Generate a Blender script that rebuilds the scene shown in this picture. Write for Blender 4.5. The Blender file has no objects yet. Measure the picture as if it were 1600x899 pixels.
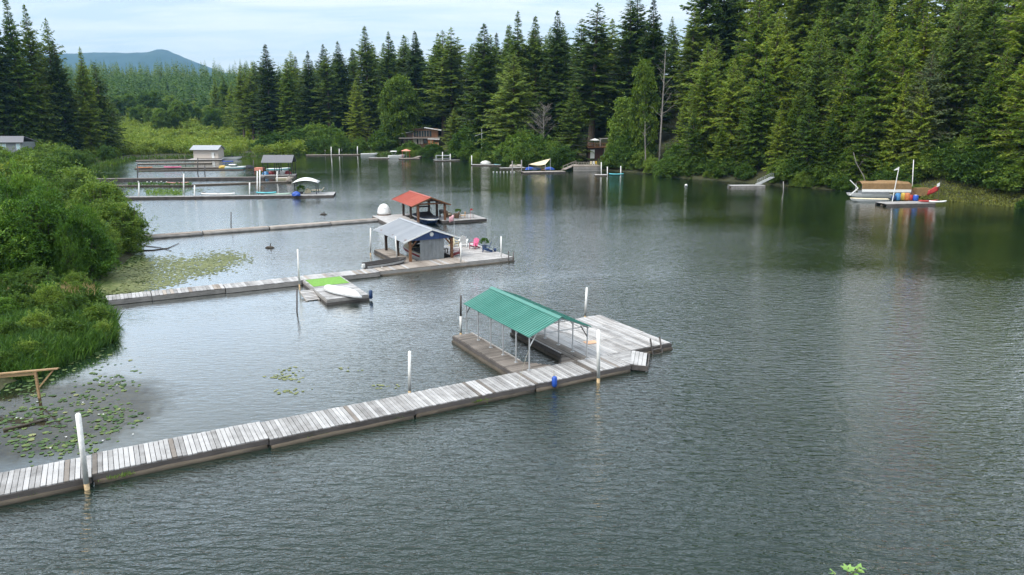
import bpy, math, random
import numpy as np
from mathutils import Vector, Matrix
R = math.radians
sc = bpy.context.scene
col = sc.collection
random.seed(7)

# ------------------------------------------------------------------ camera
FPX, CAM_H, HORIZON = 1150.0, 15.0, 175.0          # focal length in photo pixels, drone height in metres, eye level row
PITCH = math.atan((449.5 - HORIZON) / FPX)
cam_d = bpy.data.cameras.new('camera')
cam_d.sensor_width = 36.0
cam_d.lens = 36.0 * FPX / 1600.0
cam_d.clip_start = 0.5
cam_d.clip_end = 20000
cam = bpy.data.objects.new('camera', cam_d)
col.objects.link(cam)
cam.location = (0, 0, CAM_H)
cam.rotation_euler = (math.pi / 2 - PITCH, 0, 0)
sc.camera = cam
sc.render.resolution_x, sc.render.resolution_y = 1024, 575
sc.render.engine = 'CYCLES'
sc.cycles.use_denoising = True
sc.cycles.use_adaptive_sampling = True
sc.cycles.adaptive_threshold = 0.02
sc.cycles.max_bounces = 6
sc.cycles.diffuse_bounces = 2
sc.cycles.glossy_bounces = 3
sc.cycles.transmission_bounces = 3
sc.cycles.transparent_max_bounces = 6
sc.cycles.volume_bounces = 0
sc.cycles.sample_clamp_direct = 4.0
sc.cycles.sample_clamp_indirect = 6.0
sc.cycles.caustics_reflective = False
sc.cycles.caustics_refractive = False

# ------------------------------------------------------------------ light
SUN_EL, SUN_AZ = 52.0, 232.0        # azimuth clockwise from +Y: the sun stands behind and to the left of the camera
sc.view_settings.view_transform = 'Standard'
sc.view_settings.look = 'None'
sc.view_settings.gamma = 1.0
sc.view_settings.exposure = 1.06
world = bpy.data.worlds.new('World')
sc.world = world
world.use_nodes = True
wn, wl = world.node_tree.nodes, world.node_tree.links
wn.clear()
def wnode(t, **k):
    n = wn.new(t)
    for a, b in k.items():
        setattr(n, a, b)
    return n
w_out = wnode('ShaderNodeOutputWorld')
w_bg = wnode('ShaderNodeBackground')
w_bg.inputs['Strength'].default_value = 0.096
w_sky = wnode('ShaderNodeTexSky', sky_type='NISHITA')
w_sky.sun_disc = False
w_sky.sun_elevation = R(SUN_EL)
w_sky.sun_rotation = R(SUN_AZ)
w_sky.dust_density = 1.2
w_tc = wnode('ShaderNodeTexCoord')
w_sep = wnode('ShaderNodeSeparateXYZ')
wl.new(w_tc.outputs['Generated'], w_sep.inputs[0])
w_abs = wnode('ShaderNodeMath', operation='ABSOLUTE')
wl.new(w_sep.outputs['Z'], w_abs.inputs[0])
w_add = wnode('ShaderNodeMath', operation='ADD')
wl.new(w_abs.outputs[0], w_add.inputs[0]); w_add.inputs[1].default_value = 0.10
w_dx = wnode('ShaderNodeMath', operation='DIVIDE')
w_dy = wnode('ShaderNodeMath', operation='DIVIDE')
for n, s in ((w_dx, 'X'), (w_dy, 'Y')):
    wl.new(w_sep.outputs[s], n.inputs[0]); wl.new(w_add.outputs[0], n.inputs[1])
w_cmb = wnode('ShaderNodeCombineXYZ')
wl.new(w_dx.outputs[0], w_cmb.inputs[0]); wl.new(w_dy.outputs[0], w_cmb.inputs[1])
w_map = wnode('ShaderNodeMapping')
w_map.inputs['Scale'].default_value = (0.55, 1.5, 1.0)
w_map.inputs['Rotation'].default_value = (0, 0, R(-8))
wl.new(w_cmb.outputs[0], w_map.inputs['Vector'])
w_noise = wnode('ShaderNodeTexNoise')
w_noise.inputs['Scale'].default_value = 1.35
w_noise.inputs['Detail'].default_value = 6
w_noise.inputs['Roughness'].default_value = 0.62
w_noise.inputs['Distortion'].default_value = 0.5
wl.new(w_map.outputs[0], w_noise.inputs['Vector'])
w_ramp = wnode('ShaderNodeValToRGB')
w_ramp.color_ramp.elements[0].position = 0.39
w_ramp.color_ramp.elements[0].color = (0.42, 0.42, 0.42, 1)
w_ramp.color_ramp.elements[1].position = 0.59
w_ramp.color_ramp.elements[1].color = (1, 1, 1, 1)
wl.new(w_noise.outputs['Fac'], w_ramp.inputs['Fac'])
w_mix = wnode('ShaderNodeMix', data_type='RGBA')
w_mix.inputs['B'].default_value = (5.2, 5.6, 5.9, 1)      # thin bright cloud over all of the sky
# an overcast sky is brighter overhead than at the horizon
w_el = wnode('ShaderNodeMath', operation='MULTIPLY_ADD')
wl.new(w_abs.outputs[0], w_el.inputs[0]); w_el.inputs[1].default_value = 1.25; w_el.inputs[2].default_value = 0.92
w_cl = wnode('ShaderNodeVectorMath', operation='SCALE')
w_cl.inputs[0].default_value = (5.2, 5.6, 5.9)
wl.new(w_el.outputs[0], w_cl.inputs['Scale'])
wl.new(w_cl.outputs[0], w_mix.inputs['B'])
wl.new(w_sky.outputs['Color'], w_mix.inputs['A'])
wl.new(w_ramp.outputs['Color'], w_mix.inputs['Factor'])
wl.new(w_mix.outputs['Result'], w_bg.inputs['Color'])
wl.new(w_bg.outputs[0], w_out.inputs[0])

sun_d = bpy.data.lights.new('sun', 'SUN')
sun_d.energy = 1.5
sun_d.angle = R(24)
sun_d.color = (1.0, 0.95, 0.86)
sun = bpy.data.objects.new('sun', sun_d)
col.objects.link(sun)
_sv = Vector((math.sin(R(SUN_AZ)) * math.cos(R(SUN_EL)), math.cos(R(SUN_AZ)) * math.cos(R(SUN_EL)), math.sin(R(SUN_EL))))
sun.rotation_euler = _sv.to_track_quat('Z', 'Y').to_euler()
sun.location = _sv * 300

# ------------------------------------------------------------------ photo pixel -> place
def _ray(x, y):
    u, v = (x - 800) / FPX, (449.5 - y) / FPX
    return (u, math.cos(PITCH) + v * math.sin(PITCH), -math.sin(PITCH) + v * math.cos(PITCH))
def G(x, y, z=0.0):
    d = _ray(x, y); t = (z - CAM_H) / d[2]
    return Vector((d[0] * t, d[1] * t, z))
def AT(x, y, Y):
    d = _ray(x, y); t = Y / d[1]
    return Vector((d[0] * t, Y, CAM_H + d[2] * t))
def ppm(y):            # metres per photo pixel for water seen at row y
    return (G(801, y) - G(800, y)).length

# ------------------------------------------------------------------ materials
def srgb(r, g, b):
    f = lambda c: (c / 255 / 12.92) if c / 255 <= 0.04045 else ((c / 255 + 0.055) / 1.055) ** 2.4
    return (f(r), f(g), f(b), 1)
MATS = {}
class NT:
    def __init__(s, name):
        s.m = bpy.data.materials.new(name); s.m.use_nodes = True
        s.n, s.l = s.m.node_tree.nodes, s.m.node_tree.links
        s.bsdf = s.n['Principled BSDF']; s.out = s.n['Material Output']
        MATS[name] = s.m
    def add(s, t, ins=None, **k):
        n = s.n.new(t)
        for a, b in k.items(): setattr(n, a, b)
        for a, b in (ins or {}).items():
            if isinstance(b, bpy.types.NodeSocket): s.l.new(b, n.inputs[a])
            else: n.inputs[a].default_value = b
        return n
    def ramp(s, fac, stops):
        n = s.n.new('ShaderNodeValToRGB'); e = n.color_ramp.elements
        while len(e) < len(stops): e.new(0.5)
        for i, (p, c) in enumerate(stops):
            e[i].position = p; e[i].color = c if len(c) == 4 else (*c, 1)
        s.l.new(fac, n.inputs['Fac']); return n.outputs['Color']
    def mix(s, fac, a, b, blend='MIX'):
        n = s.n.new('ShaderNodeMix'); n.data_type = 'RGBA'; n.blend_type = blend
        for k, v in (('Factor', fac), ('A', a), ('B', b)):
            if isinstance(v, bpy.types.NodeSocket): s.l.new(v, n.inputs[k])
            elif k == 'Factor': n.inputs[k].default_value = v
            else: n.inputs[k].default_value = v if len(v) == 4 else (*v, 1)
        return n.outputs['Result']
    def math(s, op, a, b=0.0, c=None):
        n = s.n.new('ShaderNodeMath'); n.operation = op
        for i, v in enumerate((a, b) if c is None else (a, b, c)):
            if isinstance(v, bpy.types.NodeSocket): s.l.new(v, n.inputs[i])
            else: n.inputs[i].default_value = v
        return n.outputs[0]
    def setp(s, **k):
        for a, b in k.items():
            a = a.replace('_', ' ')
            if isinstance(b, bpy.types.NodeSocket): s.l.new(b, s.bsdf.inputs[a])
            else: s.bsdf.inputs[a].default_value = b

def plain(name, c, rough=0.5, var=0.12, scale=6.0, metal=0.0, bump=0.0):
    """painted / plastic / metal surface with slight dirt and wear"""
    t = NT(name); c = tuple(c[:3])
    tc = t.add('ShaderNodeNewGeometry')
    nz = t.add('ShaderNodeTexNoise', {'Vector': tc.outputs['Position'], 'Scale': scale, 'Detail': 5.0, 'Roughness': 0.65})
    lo = tuple(x * (1 - var * 1.6) for x in c); hi = tuple(min(1, x * (1 + var)) for x in c)
    t.setp(Base_Color=t.ramp(nz.outputs['Fac'], [(0.3, lo), (0.7, hi)]), Roughness=rough, Metallic=metal)
    if bump:
        b = t.add('ShaderNodeBump', {'Height': nz.outputs['Fac'], 'Strength': bump, 'Distance': 0.02}); t.setp(Normal=b.outputs[0])
    return t.m

def wood(name, dark, light, along='X', spread=0.5, rough=0.85):
    """weathered board: grain along the object's own X, each board its own shade"""
    t = NT(name)
    tc = t.add('ShaderNodeTexCoord'); oi = t.add('ShaderNodeObjectInfo'); ge = t.add('ShaderNodeNewGeometry')
    sca = {'X': (1.6, 26, 26), 'Y': (26, 1.6, 26), 'W': (3, 3, 9)}[along]
    off = t.add('ShaderNodeVectorMath', {0: tc.outputs['Object']}, operation='ADD')
    rv = t.add('ShaderNodeCombineXYZ', {'X': t.math('MULTIPLY', oi.outputs['Random'], 37.0), 'Y': t.math('MULTIPLY', oi.outputs['Random'], 91.0)})
    t.l.new(rv.outputs[0], off.inputs[1])
    mp = t.add('ShaderNodeMapping', {'Vector': off.outputs[0], 'Scale': sca})
    gr = t.add('ShaderNodeTexNoise', {'Vector': mp.outputs[0], 'Scale': 1.0, 'Detail': 5.0, 'Roughness': 0.7})
    bl = t.add('ShaderNodeTexNoise', {'Vector': ge.outputs['Position'], 'Scale': 1.3, 'Detail': 4.0, 'Roughness': 0.6})
    f = t.math('ADD', t.math('MULTIPLY', gr.outputs['Fac'], 0.75), t.math('MULTIPLY', bl.outputs['Fac'], 0.45))
    f = t.math('ADD', f, t.math('MULTIPLY', t.math('SUBTRACT', oi.outputs['Random'], 0.5), spread))
    cr = t.ramp(f, [(0.32, dark), (0.52, tuple((a + b) / 2 for a, b in zip(dark, light))), (0.72, light)])
    b = t.add('ShaderNodeBump', {'Height': gr.outputs['Fac'], 'Strength': 0.35, 'Distance': 0.01})
    t.setp(Base_Color=cr, Roughness=rough, Normal=b.outputs[0])
    return t.m

def leaf(name, dark, mid, light, trans=0.3, clump=0.35, objvar=0.5, lscale=None):
    t = NT(name)
    ge = t.add('ShaderNodeNewGeometry'); oi = t.add('ShaderNodeObjectInfo')
    nz = t.add('ShaderNodeTexNoise', {'Vector': ge.outputs['Position'], 'Scale': clump, 'Detail': 3.0, 'Roughness': 0.6})
    f = t.math('ADD', t.math('MULTIPLY', ge.outputs['Random Per Island'], 0.34), t.math('MULTIPLY', nz.outputs['Fac'], 0.75))
    f = t.math('ADD', f, t.math('MULTIPLY', t.math('SUBTRACT', oi.outputs['Random'], 0.5), objvar))
    c = t.ramp(f, [(0.25, dark), (0.55, mid), (0.85, light)])
    t.setp(Base_Color=c, Roughness=0.6, Specular_IOR_Level=0.3)
    tr = t.add('ShaderNodeBsdfTranslucent', {'Color': t.mix(1.0, c, (1.0, 1.0, 0.55), 'MULTIPLY')})
    mx = t.add('ShaderNodeMixShader', {0: trans, 1: t.bsdf.outputs[0], 2: tr.outputs[0]})
    t.l.new(mx.outputs[0], t.out.inputs[0])
    return t.m

M = {}
M['plank'] = wood('silvered_plank', (0.10, 0.092, 0.086), (0.47, 0.46, 0.455), spread=0.24)
M['plank_dark'] = wood('brown_plank', (0.05, 0.042, 0.035), (0.23, 0.20, 0.175), spread=0.35)
M['plank_pale'] = wood('pale_plank', (0.20, 0.185, 0.175), (0.50, 0.48, 0.465), spread=0.3)
M['plank_tan'] = wood('tan_plank', (0.16, 0.13, 0.105), (0.38, 0.33, 0.285), spread=0.3)
M['fascia'] = wood('weathered_beam', (0.018, 0.016, 0.015), (0.12, 0.105, 0.098), spread=0.2)
M['log'] = wood('wet_log', (0.016, 0.013, 0.010), (0.105, 0.085, 0.062), spread=0.2)
M['pale_log'] = wood('pale_float', (0.10, 0.095, 0.088), (0.34, 0.32, 0.30), spread=0.2)
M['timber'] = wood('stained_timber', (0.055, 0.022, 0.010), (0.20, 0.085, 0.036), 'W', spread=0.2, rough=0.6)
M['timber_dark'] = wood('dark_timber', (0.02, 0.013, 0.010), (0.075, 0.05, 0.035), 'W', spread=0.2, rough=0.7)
M['new_wood'] = wood('new_lumber', (0.22, 0.13, 0.065), (0.45, 0.30, 0.16), 'W', spread=0.2)
M['white'] = plain('white_paint', (0.80, 0.80, 0.78), 0.45, 0.07)
M['white_post'] = plain('white_post_paint', (0.78, 0.77, 0.74), 0.5, 0.12, 3)
M['rust'] = plain('rusty_stain', (0.50, 0.36, 0.20), 0.7, 0.35)
M['dark_steel'] = plain('dark_steel', (0.055, 0.048, 0.045), 0.5, 0.2)
M['galv'] = plain('galvanised_steel', (0.50, 0.51, 0.52), 0.38, 0.1, metal=0.35)
M['green_roof'] = plain('green_roof_paint', (0.075, 0.31, 0.25), 0.36, 0.07, 2.0)
M['grey_roof'] = plain('grey_roof_metal', (0.42, 0.44, 0.47), 0.42, 0.06, 2.0)
M['dark_grey_roof'] = plain('dark_grey_roof', (0.17, 0.17, 0.185), 0.55, 0.12)
M['red_roof'] = plain('red_roof_paint', (0.55, 0.115, 0.065), 0.45, 0.09, 2.0)
M['navy'] = plain('navy_siding', (0.022, 0.055, 0.165), 0.55, 0.15)
M['grey_sheet'] = plain('grey_wall_sheet', (0.20, 0.215, 0.225), 0.55, 0.15, 1.5)
M['beige'] = plain('beige_siding', (0.56, 0.50, 0.44), 0.7, 0.06)
M['black'] = plain('black_canvas', (0.018, 0.020, 0.026), 0.75, 0.3)
M['black_plastic'] = plain('black_plastic', (0.02, 0.02, 0.022), 0.4, 0.2)
M['red'] = plain('red_paint', (0.42, 0.035, 0.03), 0.4, 0.12)
M['maroon'] = plain('maroon_paint', (0.24, 0.022, 0.03), 0.5, 0.15)
M['pink'] = plain('pink_plastic', (0.70, 0.11, 0.27), 0.5, 0.12)
M['blue'] = plain('blue_plastic', (0.02, 0.085, 0.42), 0.4, 0.12)
M['navy_plastic'] = plain('navy_plastic', (0.012, 0.04, 0.12), 0.5, 0.15)
M['teal'] = plain('teal_plastic', (0.10, 0.45, 0.50), 0.4, 0.1)
M['sky_blue'] = plain('sky_blue_plastic', (0.05, 0.21, 0.44), 0.4, 0.1)
M['yellow'] = plain('yellow_plastic', (0.55, 0.37, 0.06), 0.4, 0.1)
M['orange'] = plain('orange_plastic', (0.50, 0.16, 0.05), 0.45, 0.1)
M['cream'] = plain('cream_canvas', (0.72, 0.62, 0.42), 0.7, 0.06)
M['aluminium'] = plain('aluminium', (0.36, 0.37, 0.38), 0.4, 0.15, metal=0.5)
M['turf_mat'] = plain('green_turf_mat', (0.17, 0.36, 0.06), 0.9, 0.22, 6)
M['plywood'] = plain('plywood', (0.62, 0.38, 0.24), 0.8, 0.1)
M['wicker'] = plain('brown_wicker', (0.14, 0.085, 0.05), 0.8, 0.25, 30)
M['stone'] = plain('stone', (0.24, 0.23, 0.21), 0.9, 0.25, 2)
M['cedar_wall'] = wood('cedar_wall', (0.10, 0.05, 0.025), (0.28, 0.15, 0.075), 'W', spread=0.2)
M['bark'] = wood('bark', (0.03, 0.022, 0.017), (0.14, 0.105, 0.08), 'W', spread=0.3)
M['pale_bark'] = wood('pale_bark', (0.10, 0.09, 0.08), (0.33, 0.30, 0.27), 'W', spread=0.2)
M['rope'] = plain('rope', (0.30, 0.28, 0.22), 0.9, 0.2)
def metal_roof(name, c, fade, dirt, rough):
    t = NT(name); ge = t.add('ShaderNodeNewGeometry'); tc = t.add('ShaderNodeTexCoord'); oi = t.add('ShaderNodeObjectInfo')
    a = t.add('ShaderNodeTexNoise', {'Vector': ge.outputs['Position'], 'Scale': 0.9, 'Detail': 6.0, 'Roughness': 0.7})
    mp = t.add('ShaderNodeMapping', {'Vector': tc.outputs['Object'], 'Scale': (0.7, 9.0, 0.7)})
    b = t.add('ShaderNodeTexNoise', {'Vector': mp.outputs[0], 'Scale': 1.6, 'Detail': 5.0, 'Roughness': 0.75})
    f = t.math('ADD', t.math('MULTIPLY', a.outputs['Fac'], 0.7), t.math('MULTIPLY', oi.outputs['Random'], 0.3))
    base = t.ramp(f, [(0.35, c), (0.75, fade)])
    st = t.ramp(b.outputs['Fac'], [(0.52, (0, 0, 0)), (0.78, (0.55, 0.55, 0.55))])
    t.setp(Base_Color=t.mix(st, base, dirt), Roughness=t.math('ADD', rough, t.math('MULTIPLY', a.outputs['Fac'], 0.2)))
    return t.m
M['green_roof'] = metal_roof('green_roof_weathered', (0.040, 0.190, 0.150), (0.085, 0.255, 0.21), (0.035, 0.10, 0.08), 0.28)
M['grey_roof'] = metal_roof('grey_roof_weathered', (0.30, 0.32, 0.35), (0.39, 0.405, 0.43), (0.20, 0.20, 0.20), 0.35)
M['red_roof'] = metal_roof('red_roof_weathered', (0.38, 0.075, 0.045), (0.46, 0.125, 0.08), (0.22, 0.06, 0.04), 0.35)
t = NT('glass'); t.setp(Base_Color=(0.03, 0.045, 0.05, 1), Roughness=0.06); M['glass'] = t.m
# foliage
M['fir'] = leaf('fir_needles', (0.032, 0.066, 0.013), (0.098, 0.165, 0.026), (0.205, 0.275, 0.042), 0.38)
M['cedar'] = leaf('cedar_fronds', (0.040, 0.090, 0.012), (0.132, 0.222, 0.022), (0.30, 0.365, 0.045), 0.42)
M['young_fir'] = leaf('young_fir_needles', (0.038, 0.090, 0.018), (0.085, 0.165, 0.026), (0.16, 0.25, 0.04), 0.28, 0.03)
M['maple'] = leaf('maple_leaves', (0.035, 0.085, 0.012), (0.085, 0.165, 0.022), (0.17, 0.26, 0.04), 0.35, 0.6)
M['light_maple'] = leaf('light_maple_leaves', (0.06, 0.12, 0.014), (0.14, 0.22, 0.026), (0.27, 0.34, 0.05), 0.38, 0.6, 0.2)
M['willow'] = leaf('willow_leaves', (0.035, 0.100, 0.013), (0.125, 0.255, 0.030), (0.29, 0.43, 0.075), 0.36, 0.9, 0.45)
M['shrub'] = leaf('shrub_leaves', (0.036, 0.085, 0.013), (0.105, 0.195, 0.028), (0.23, 0.32, 0.05), 0.32, 0.7, 0.5)
M['marsh'] = leaf('marsh_shrub_leaves', (0.065, 0.125, 0.018), (0.15, 0.245, 0.03), (0.30, 0.36, 0.055), 0.34, 0.15, 0.8)
M['grass'] = leaf('reed_blades', (0.042, 0.105, 0.018), (0.115, 0.225, 0.034), (0.24, 0.36, 0.07), 0.36, 1.1)
M['straw'] = leaf('dry_seed_heads', (0.20, 0.13, 0.06), (0.32, 0.22, 0.11), (0.45, 0.33, 0.18), 0.3, 0.5)
M['lily'] = leaf('lily_leaves', (0.028, 0.062, 0.018), (0.068, 0.125, 0.034), (0.15, 0.20, 0.06), 0.1, 0.6, 0.6)
M['lily_old'] = leaf('yellowing_lily_leaves', (0.11, 0.13, 0.045), (0.185, 0.21, 0.08), (0.30, 0.31, 0.14), 0.1, 0.35, 0.5)
M['twig_leaf'] = leaf('fresh_leaves', (0.17, 0.33, 0.08), (0.24, 0.44, 0.11), (0.34, 0.53, 0.16), 0.35, 3.0)

# ------------------------------------------------------------------ mesh helpers
_CUBE = [(-.5, -.5, -.5), (.5, -.5, -.5), (.5, .5, -.5), (-.5, .5, -.5), (-.5, -.5, .5), (.5, -.5, .5), (.5, .5, .5), (-.5, .5, .5)]
_CF = [(0, 3, 2, 1), (4, 5, 6, 7), (0, 1, 5, 4), (1, 2, 6, 5), (2, 3, 7, 6), (3, 0, 4, 7)]
class MB:
    def __init__(s): s.v, s.f = [], []
    def raw(s, vs, fs):
        o = len(s.v); s.v += [tuple(p) for p in vs]; s.f += [tuple(i + o for i in f) for f in fs]; return s
    def box(s, x0, x1, y0, y1, z0, z1):
        return s.raw([((x0 + x1) / 2 + a * (x1 - x0), (y0 + y1) / 2 + b * (y1 - y0), (z0 + z1) / 2 + c * (z1 - z0)) for a, b, c in _CUBE], _CF)
    def bar(s, p, q, w, h=None):
        p, q = Vector(p), Vector(q); h = h or w; d = q - p; L = d.length
        if L < 1e-6: return s
        m = d.to_track_quat('X', 'Z').to_matrix(); c = (p + q) / 2
        return s.raw([c + m @ Vector((a * L, b * w, k * h)) for a, b, k in _CUBE], _CF)
    def tube(s, pts, rad, n=8, cap=True):
        pts = [Vector(p) for p in pts]; k = len(pts)
        rad = [rad] * k if isinstance(rad, (int, float)) else rad
        vs, fs = [], []
        for i, p in enumerate(pts):
            d = (pts[min(i + 1, k - 1)] - pts[max(i - 1, 0)]).normalized()
            a = d.cross(Vector((0, 0, 1))) if abs(d.z) < 0.95 else d.cross(Vector((0, 1, 0)))
            a.normalize(); b = d.cross(a)
            for j in range(n):
                t = 2 * math.pi * j / n
                vs.append(p + (a * math.cos(t) + b * math.sin(t)) * rad[i])
        for i in range(k - 1):
            for j in range(n):
                fs.append((i * n + j, i * n + (j + 1) % n, (i + 1) * n + (j + 1) % n, (i + 1) * n + j))
        if cap: fs += [tuple(range(n))[::-1], tuple(range((k - 1) * n, k * n))]
        return s.raw(vs, fs)
    def prism(s, poly, z0, z1):
        n = len(poly)
        vs = [(x, y, z0) for x, y in poly] + [(x, y, z1) for x, y in poly]
        return s.raw(vs, [tuple(range(n))[::-1], tuple(range(n, 2 * n))] + [(i, (i + 1) % n, n + (i + 1) % n, n + i) for i in range(n)])
    def slab(s, quad, th):
        """four corners -> a plate of thickness th under them"""
        q = [Vector(p) for p in quad]; nn = (q[1] - q[0]).cross(q[3] - q[0]).normalized()
        if nn.z < 0: nn = -nn
        vs = q + [p - nn * th for p in q]
        return s.raw(vs, [(0, 1, 2, 3), (7, 6, 5, 4)] + [(i, 4 + i, 4 + (i + 1) % 4, (i + 1) % 4) for i in range(4)])
    def loft(s, rings, closed=True, cap=True):
        n = len(rings[0]); vs = [p for r in rings for p in r]; fs = []
        for i in range(len(rings) - 1):
            for j in range(n if closed else n - 1):
                fs.append((i * n + j, i * n + (j + 1) % n, (i + 1) * n + (j + 1) % n, (i + 1) * n + j))
        if cap and closed: fs += [tuple(range(n))[::-1], tuple(range((len(rings) - 1) * n, len(rings) * n))]
        return s.raw(vs, fs)
    def mesh(s, name, smooth=False):
        m = bpy.data.meshes.new(name); m.from_pydata(s.v, [], s.f); m.update()
        if smooth: m.polygons.foreach_set('use_smooth', [True] * len(m.polygons))
        return m
    def build(s, name, mat, parent=None, smooth=False, loc=None, rz=0):
        o = bpy.data.objects.new(name, s.mesh(name, smooth)); col.objects.link(o)
        o.data.materials.append(M[mat] if isinstance(mat, str) else mat)
        if parent is not None: o.parent = parent
        if loc is not None: o.location = loc
        o.rotation_euler.z = rz
        return o
def tag(o, label, cat, group=None, kind=None):
    if label: o['label'] = label
    if cat: o['category'] = cat
    if group: o['group'] = group
    if kind: o['kind'] = kind
    return o
def thing(name, label, cat, loc=(0, 0, 0), rz=0.0, group=None):
    o = bpy.data.objects.new(name, None); o.empty_display_size = 0.3; col.objects.link(o)
    o.location = loc; o.rotation_euler.z = rz
    return tag(o, label, cat, group)
def inst(name, mesh, parent=None, loc=(0, 0, 0), rot=(0, 0, 0), scale=(1, 1, 1)):
    o = bpy.data.objects.new(name, mesh); col.objects.link(o)
    o.location = loc; o.rotation_euler = rot; o.scale = scale
    if parent is not None: o.parent = parent
    return o
def np_mesh(name, V, F, mat, smooth=False):
    """numpy vertices (n,3) and quads (m,4) -> mesh"""
    V = np.asarray(V, dtype=np.float32); F = np.asarray(F, dtype=np.int32)
    m = bpy.data.meshes.new(name)
    m.vertices.add(len(V)); m.vertices.foreach_set('co', V.ravel())
    m.loops.add(F.size); m.loops.foreach_set('vertex_index', F.ravel())
    k = F.shape[1]
    m.polygons.add(len(F)); m.polygons.foreach_set('loop_start', np.arange(0, F.size, k, dtype=np.int32))
    m.update(calc_edges=True)
    if smooth: m.polygons.foreach_set('use_smooth', np.ones(len(F), dtype=bool))
    m.materials.append(M[mat] if isinstance(mat, str) else mat)
    return m
def unit_box(name, mat, bevel=0.0):
    b = MB(); b.raw(_CUBE, _CF); m = b.mesh(name); m.materials.append(M[mat]); return m
BOX = {k: unit_box('board_' + k, k) for k in ('plank', 'plank_dark', 'plank_pale', 'plank_tan', 'fascia', 'cedar_wall')}
# ================================================================== the setting: ground, lake, mountain
SHORE_PX = [(-70, 770), (-20, 650), (0, 604), (60, 584), (130, 556), (172, 532), (176, 508), (150, 487), (140, 470), (150, 446), (195, 412),
            (216, 392), (214, 372), (190, 350), (172, 330), (150, 311), (132, 298), (128, 277), (150, 263), (198, 253), (215, 250), (300, 247.5), (400, 244),
            (475, 242), (560, 241), (600, 244), (660, 246), (720, 250), (760, 257), (800, 262), (880, 264), (935, 266), (1000, 270),
            (1050, 277), (1140, 283), (1220, 290), (1340, 300), (1440, 312), (1500, 316), (1600, 326), (1750, 345)]
LAKE = [tuple(G(x, y)[:2]) for x, y in SHORE_PX] + [(112, 62), (118, 0), (90, -60), (-10, -60), (-26, 8)]
LK = np.array(LAKE)
def shore_dist(x, y):
    """metres from the lake edge, positive on land"""
    x = np.asarray(x, float); y = np.asarray(y, float)
    best = np.full(x.shape, 1e9); inside = np.zeros(x.shape, bool)
    n = len(LK)
    for i in range(n):
        ax, ay = LK[i]; bx, by = LK[(i + 1) % n]
        dx, dy = bx - ax, by - ay
        t = np.clip(((x - ax) * dx + (y - ay) * dy) / (dx * dx + dy * dy), 0, 1)
        best = np.minimum(best, np.hypot(x - ax - t * dx, y - ay - t * dy))
        if by != ay:
            c = ((ay > y) != (by > y)) & (x < (bx - ax) * (y - ay) / (by - ay) + ax)
            inside ^= c
    return np.where(inside, -best, best)
def sstep(a, b, x):
    t = np.clip((x - a) / (b - a), 0, 1); return t * t * (3 - 2 * t)
def ground_h(x, y):
    x = np.asarray(x, float); y = np.asarray(y, float)
    d = shore_dist(x, y)
    az = np.degrees(np.arctan2(x, np.maximum(y, 1e-3)))
    dist = np.hypot(x, y)
    right = sstep(6, 16, az) * sstep(-5, 25, y)              # the steep wooded hill on the right
    mid = sstep(-20, -8, az) * (1 - right)
    left = np.clip(1 - right - mid, 0, 1)
    dp = np.maximum(d, 0)
    h = right * (0.25 + 0.36 * np.minimum(dp, 110)) + mid * (0.25 + 0.13 * np.minimum(dp, 120))
    hl = np.minimum(0.3 + 0.03 * dp, 0.7) + 38 * sstep(330, 900, dist) + 10 * sstep(900, 1600, dist)
    h = h + left * hl
    h = h * np.minimum(dp / 2.5, 1) ** 0.8 + np.minimum(dp, 1) * 0.15
    wob = 0.35 * np.sin(x * 0.31 + 1.3) * np.sin(y * 0.23) + 0.2 * np.sin(x * 0.9) * np.sin(y * 0.77 + 2)
    h = h + np.where(d > 3, wob * np.minimum((d - 3) / 8, 1) * (0.25 + 0.75 * (right + mid)), 0)
    return np.where(d > 0, h, np.maximum(d * 0.35, -2.0))
def gh(x, y): return float(ground_h(np.array([x]), np.array([y]))[0])
def axis(lo, a, b, hi, step, grow=1.12):
    v = list(np.arange(a, b + step, step)); s = step
    up = [v[-1]]
    while up[-1] < hi: s *= grow; up.append(up[-1] + s)
    s = step; dn = [v[0]]
    while dn[-1] > lo: s *= grow; dn.append(dn[-1] - s)
    return np.array(dn[1:][::-1] + v + up[1:])
gx = np.clip(axis(-6480, -105, 130, 4970, 1.7), -6480, 4970); gy = np.clip(axis(-235, -10, 285, 7280, 1.7), -235, 7280)
XX, YY = np.meshgrid(gx, gy); ZZ = ground_h(XX.ravel(), YY.ravel())
nx, ny = len(gx), len(gy)
I = np.arange(nx * ny).reshape(ny, nx)
t = NT('soil_and_litter')
ge = t.add('ShaderNodeNewGeometry')
n1 = t.add('ShaderNodeTexNoise', {'Vector': ge.outputs['Position'], 'Scale': 0.35, 'Detail': 8.0, 'Roughness': 0.7})
n2 = t.add('ShaderNodeTexNoise', {'Vector': ge.outputs['Position'], 'Scale': 4.0, 'Detail': 5.0, 'Roughness': 0.7})
c1 = t.ramp(n1.outputs['Fac'], [(0.3, (0.022, 0.026, 0.011)), (0.5, (0.04, 0.048, 0.016)), (0.72, (0.085, 0.075, 0.032))])
c2 = t.mix(0.5, c1, t.ramp(n2.outputs['Fac'], [(0.3, (0.02, 0.02, 0.009)), (0.7, (0.075, 0.075, 0.03))]))
bp = t.add('ShaderNodeBump', {'Height': n2.outputs['Fac'], 'Strength': 0.6, 'Distance': 0.15})
t.setp(Base_Color=c2, Roughness=0.95, Normal=bp.outputs[0]); M['soil'] = t.m
go = inst('ground', np_mesh('ground', np.stack([XX.ravel(), YY.ravel(), ZZ], 1),
          np.stack([I[:-1, :-1], I[:-1, 1:], I[1:, 1:], I[1:, :-1]], -1).reshape(-1, 4), 'soil', True))
go['kind'] = 'structure'

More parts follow.
